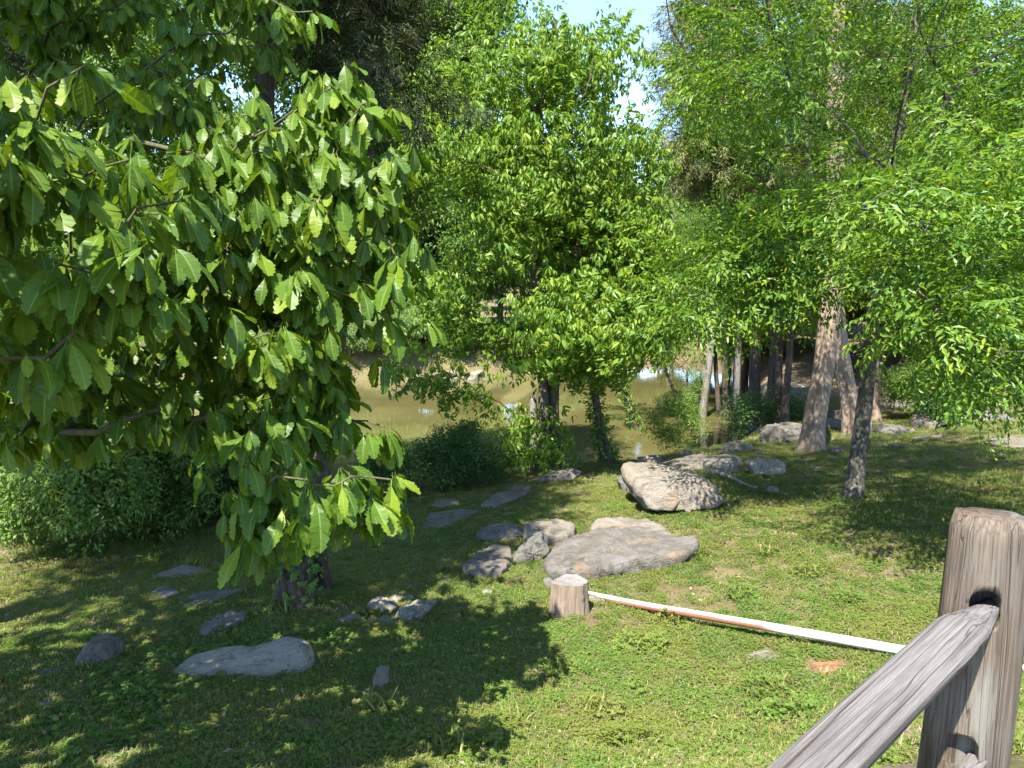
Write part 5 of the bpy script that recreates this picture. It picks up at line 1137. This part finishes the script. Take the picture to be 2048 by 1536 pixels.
# ------------------------------------------------------------------ grass and ground cover
def cover():
    tp = []
    for i in range(4): tp.append(('g', lambda: tuft(20, .045, .07, .0028, .9).mesh('grass', M['grass'])))
    for i in range(2): tp.append(('g', lambda: tuft(12, .065, .05, .0028, .9).mesh('grass', M['grass'])))
    for i in range(3): tp.append(('c', lambda: clover_patch(30, .08, .0125, .032).mesh('clover', M['clover'])))
    for i in range(2): tp.append(('s', lambda: straw_patch(9).mesh('straw', M['litter'])))
    T = [bpy.data.objects.new('template_cover_%d' % i, f[1]()) for i, f in enumerate(tp)]
    def field(n, ymin, ymax, pw):
        y = ymin + (ymax - ymin) * RS.uniform(0, 1, n) ** pw; x = RS.uniform(-.82, .82, n) * (y + .8); return x, y
    xs, ys = [], []
    for n, a, b, pw in ((26000, 2.6, 6.5, 1.0), (34000, 6.0, 12, 1.0), (30000, 12, 26, 1.2)):
        x, y = field(n, a, b, pw); xs.append(x); ys.append(y)
    x = np.concatenate(xs); y = np.concatenate(ys); sd = pond_sd(x, y)
    bare = vnoise(x, y, 1.9, 11) * .4 + vnoise(x, y, 5.5, 12) * .55 + vnoise(x, y, 13, 14) * .3 + vnoise(x, y, .5, 13) * .15
    keep = (sd > .8) & (bare < .66 + RS.normal(0, .15, len(x))) & (RS.uniform(0, 1, len(x)) < np.clip(1.35 - bare * 1.1, .15, 1)) & ~((y > 23) & (x > 9 + (y - 22) * .5) & (RS.uniform(0, 1, len(x)) < .6))
    rp = G(1650, 1337); keep &= np.hypot(x - rp[0], (y - rp[1]) * 1.1) > .2; rp = G(1528, 1312); keep &= np.hypot(x - rp[0], (y - rp[1]) * 1.1) > .16
    x, y = x[keep], y[keep]; z = H(x, y); n = len(x); cl = vnoise(x, y, .8, 15)
    idx = np.where(RS.uniform(0, 1, n) < np.clip(.38 + cl * .35 + (x < -1) * .15, .05, .85), RS.randint(6, 9, n), RS.randint(0, 4, n)); tall = (RS.uniform(0, 1, n) < .02) & (vnoise(x, y, 2.5, 19) > .0); idx[tall] = RS.randint(4, 6, tall.sum())
    sw = RS.uniform(0, 1, n) < .11; idx[sw] = RS.randint(9, 11, sw.sum())
    E = np.c_[RS.normal(0, .12, n), RS.normal(0, .12, n), RS.uniform(0, 6.28, n)]; S = RS.uniform(.7, 1.2, n) * (1 + np.clip((y - 8) / 14, 0, 1) * .7)
    scatter('grass', np.c_[x, y, z], E, S, idx, T)
    CO = np.array(COLLAR); n = len(CO) * 3; CO = np.repeat(CO, 3, 0) + RS.normal(0, .025, (n, 2)); kk = pond_sd(CO[:, 0], CO[:, 1]) > .8; CO = CO[kk]; n = len(CO)
    scatter('grass', np.c_[CO, H(CO[:, 0], CO[:, 1])], np.c_[RS.normal(0, .15, n), RS.normal(0, .15, n), RS.uniform(0, 6.28, n)], RS.uniform(.7, 1.3, n), RS.choice([0, 1, 4, 5, 6, 7], n), T)
    tl = []
    for (u, v) in ((1530,1105),(1545,1392),(1400,1110),(1480,1195),(1290,1300),(930,1500),(1010,1460),(1180,1430),(1340,1250),(1700,1210),(1580,1440),(560,1220),(760,1420),(1120,1350),(300,1125),(380,1135),(1620,1150),(1240,1500)):
        g = G(u, v); tl += [(g[0] + RS.normal() * .05, g[1] + RS.normal() * .05) for _ in range(7)]
    tl = np.array(tl); n = len(tl); scatter('grass', np.c_[tl, H(tl[:, 0], tl[:, 1])], np.c_[RS.normal(0, .25, n), RS.normal(0, .25, n), RS.uniform(0, 6.28, n)], RS.uniform(1.5, 2.6, n), RS.choice([4, 5], n), T)
    # creeper and weeds on the shaded left ground
    T2 = [bpy.data.objects.new('template_weed_%d' % i, None) for i in range(0)]
    for i in range(4):
        s = creeper_patch(5, .12, .065, .046); T2.append(bpy.data.objects.new('template_weed_%d' % i, s.mesh('weeds', M['clover'])))
    n = 3600; x = RS.uniform(-7, .9, n); y = RS.uniform(3.0, 12, n); m_ = (vnoise(x, y, 1.4, 21) + vnoise(x, y, 4, 22) * .4 - (x + 1.5) * .16 - (y - 4.5) * .05 > .62) & (np.abs(x) < .8 * (y + .5)); x, y = x[m_], y[m_]
    for (u, v, k, s_) in ((480,1330,26,.5),(650,1285,24,.35),(560,1290,18,.3),(300,1400,26,.5),(120,1440,24,.5),(1060,1085,12,.18),(960,1500,10,.3),(760,1500,30,.5),(1290,1400,8,.2),(150,1110,30,.6),(1120,1105,12,.15)):
        g = G(u, v); x = np.r_[x, g[0] + RS.normal(0, s_ * .5, k)]; y = np.r_[y, g[1] + RS.normal(0, s_ * .3, k)]
    n = len(x); o = scatter('weeds', np.c_[x, y, H(x, y)], np.c_[RS.normal(0, .15, n), RS.normal(0, .15, n), RS.uniform(0, 6.28, n)], RS.uniform(.6, 1.15, n), RS.randint(0, 4, n), T2)
    # dead leaves and litter, thickest under the oak and on the bank
    s = []; 
    for i in range(4):
        q = Soup()
        for j in range(7):
            V, Fs = leaf_geo(rnd(.035, .06), .5, .5, .2, 1); q.add(V, Fs, rnd(0, 1), frame((rnd(-1, 1), rnd(-1, 1), rnd(-.2, .3)), (rnd(-.6, .6), rnd(-.6, .6), 1)), (rnd(-.12, .12), rnd(-.12, .12), rnd(.004, .02)))
        s.append(bpy.data.objects.new('template_litter_%d' % i, q.mesh('leaf_litter', M['litter'])))
    n = 9000; x = RS.uniform(-8, 7, n); y = RS.uniform(3, 16, n); k = (RS.uniform(0, 1, n) < .15) | ((x < -1) & (y < 5.2) & (RS.uniform(0, 1, n) < .7)) | (vnoise(x, y, 1.1, 31) + vnoise(x, y, 3.3, 32) * .5 - (x + 2) * .12 > .45); x, y = x[k], y[k]; n = len(x)
    scatter('leaf_litter', np.c_[x, y, H(x, y)], np.c_[np.zeros(n), np.zeros(n), RS.uniform(0, 6.28, n)], RS.uniform(.5, 1.0, n), RS.randint(0, 4, n), s)
M['litter'] = leaf_mat('litter', [(0, (.07, .045, .03)), (.5, (.19, .135, .08)), (1, (.4, .32, .22))], .1, .8, .2, .4)
cover()
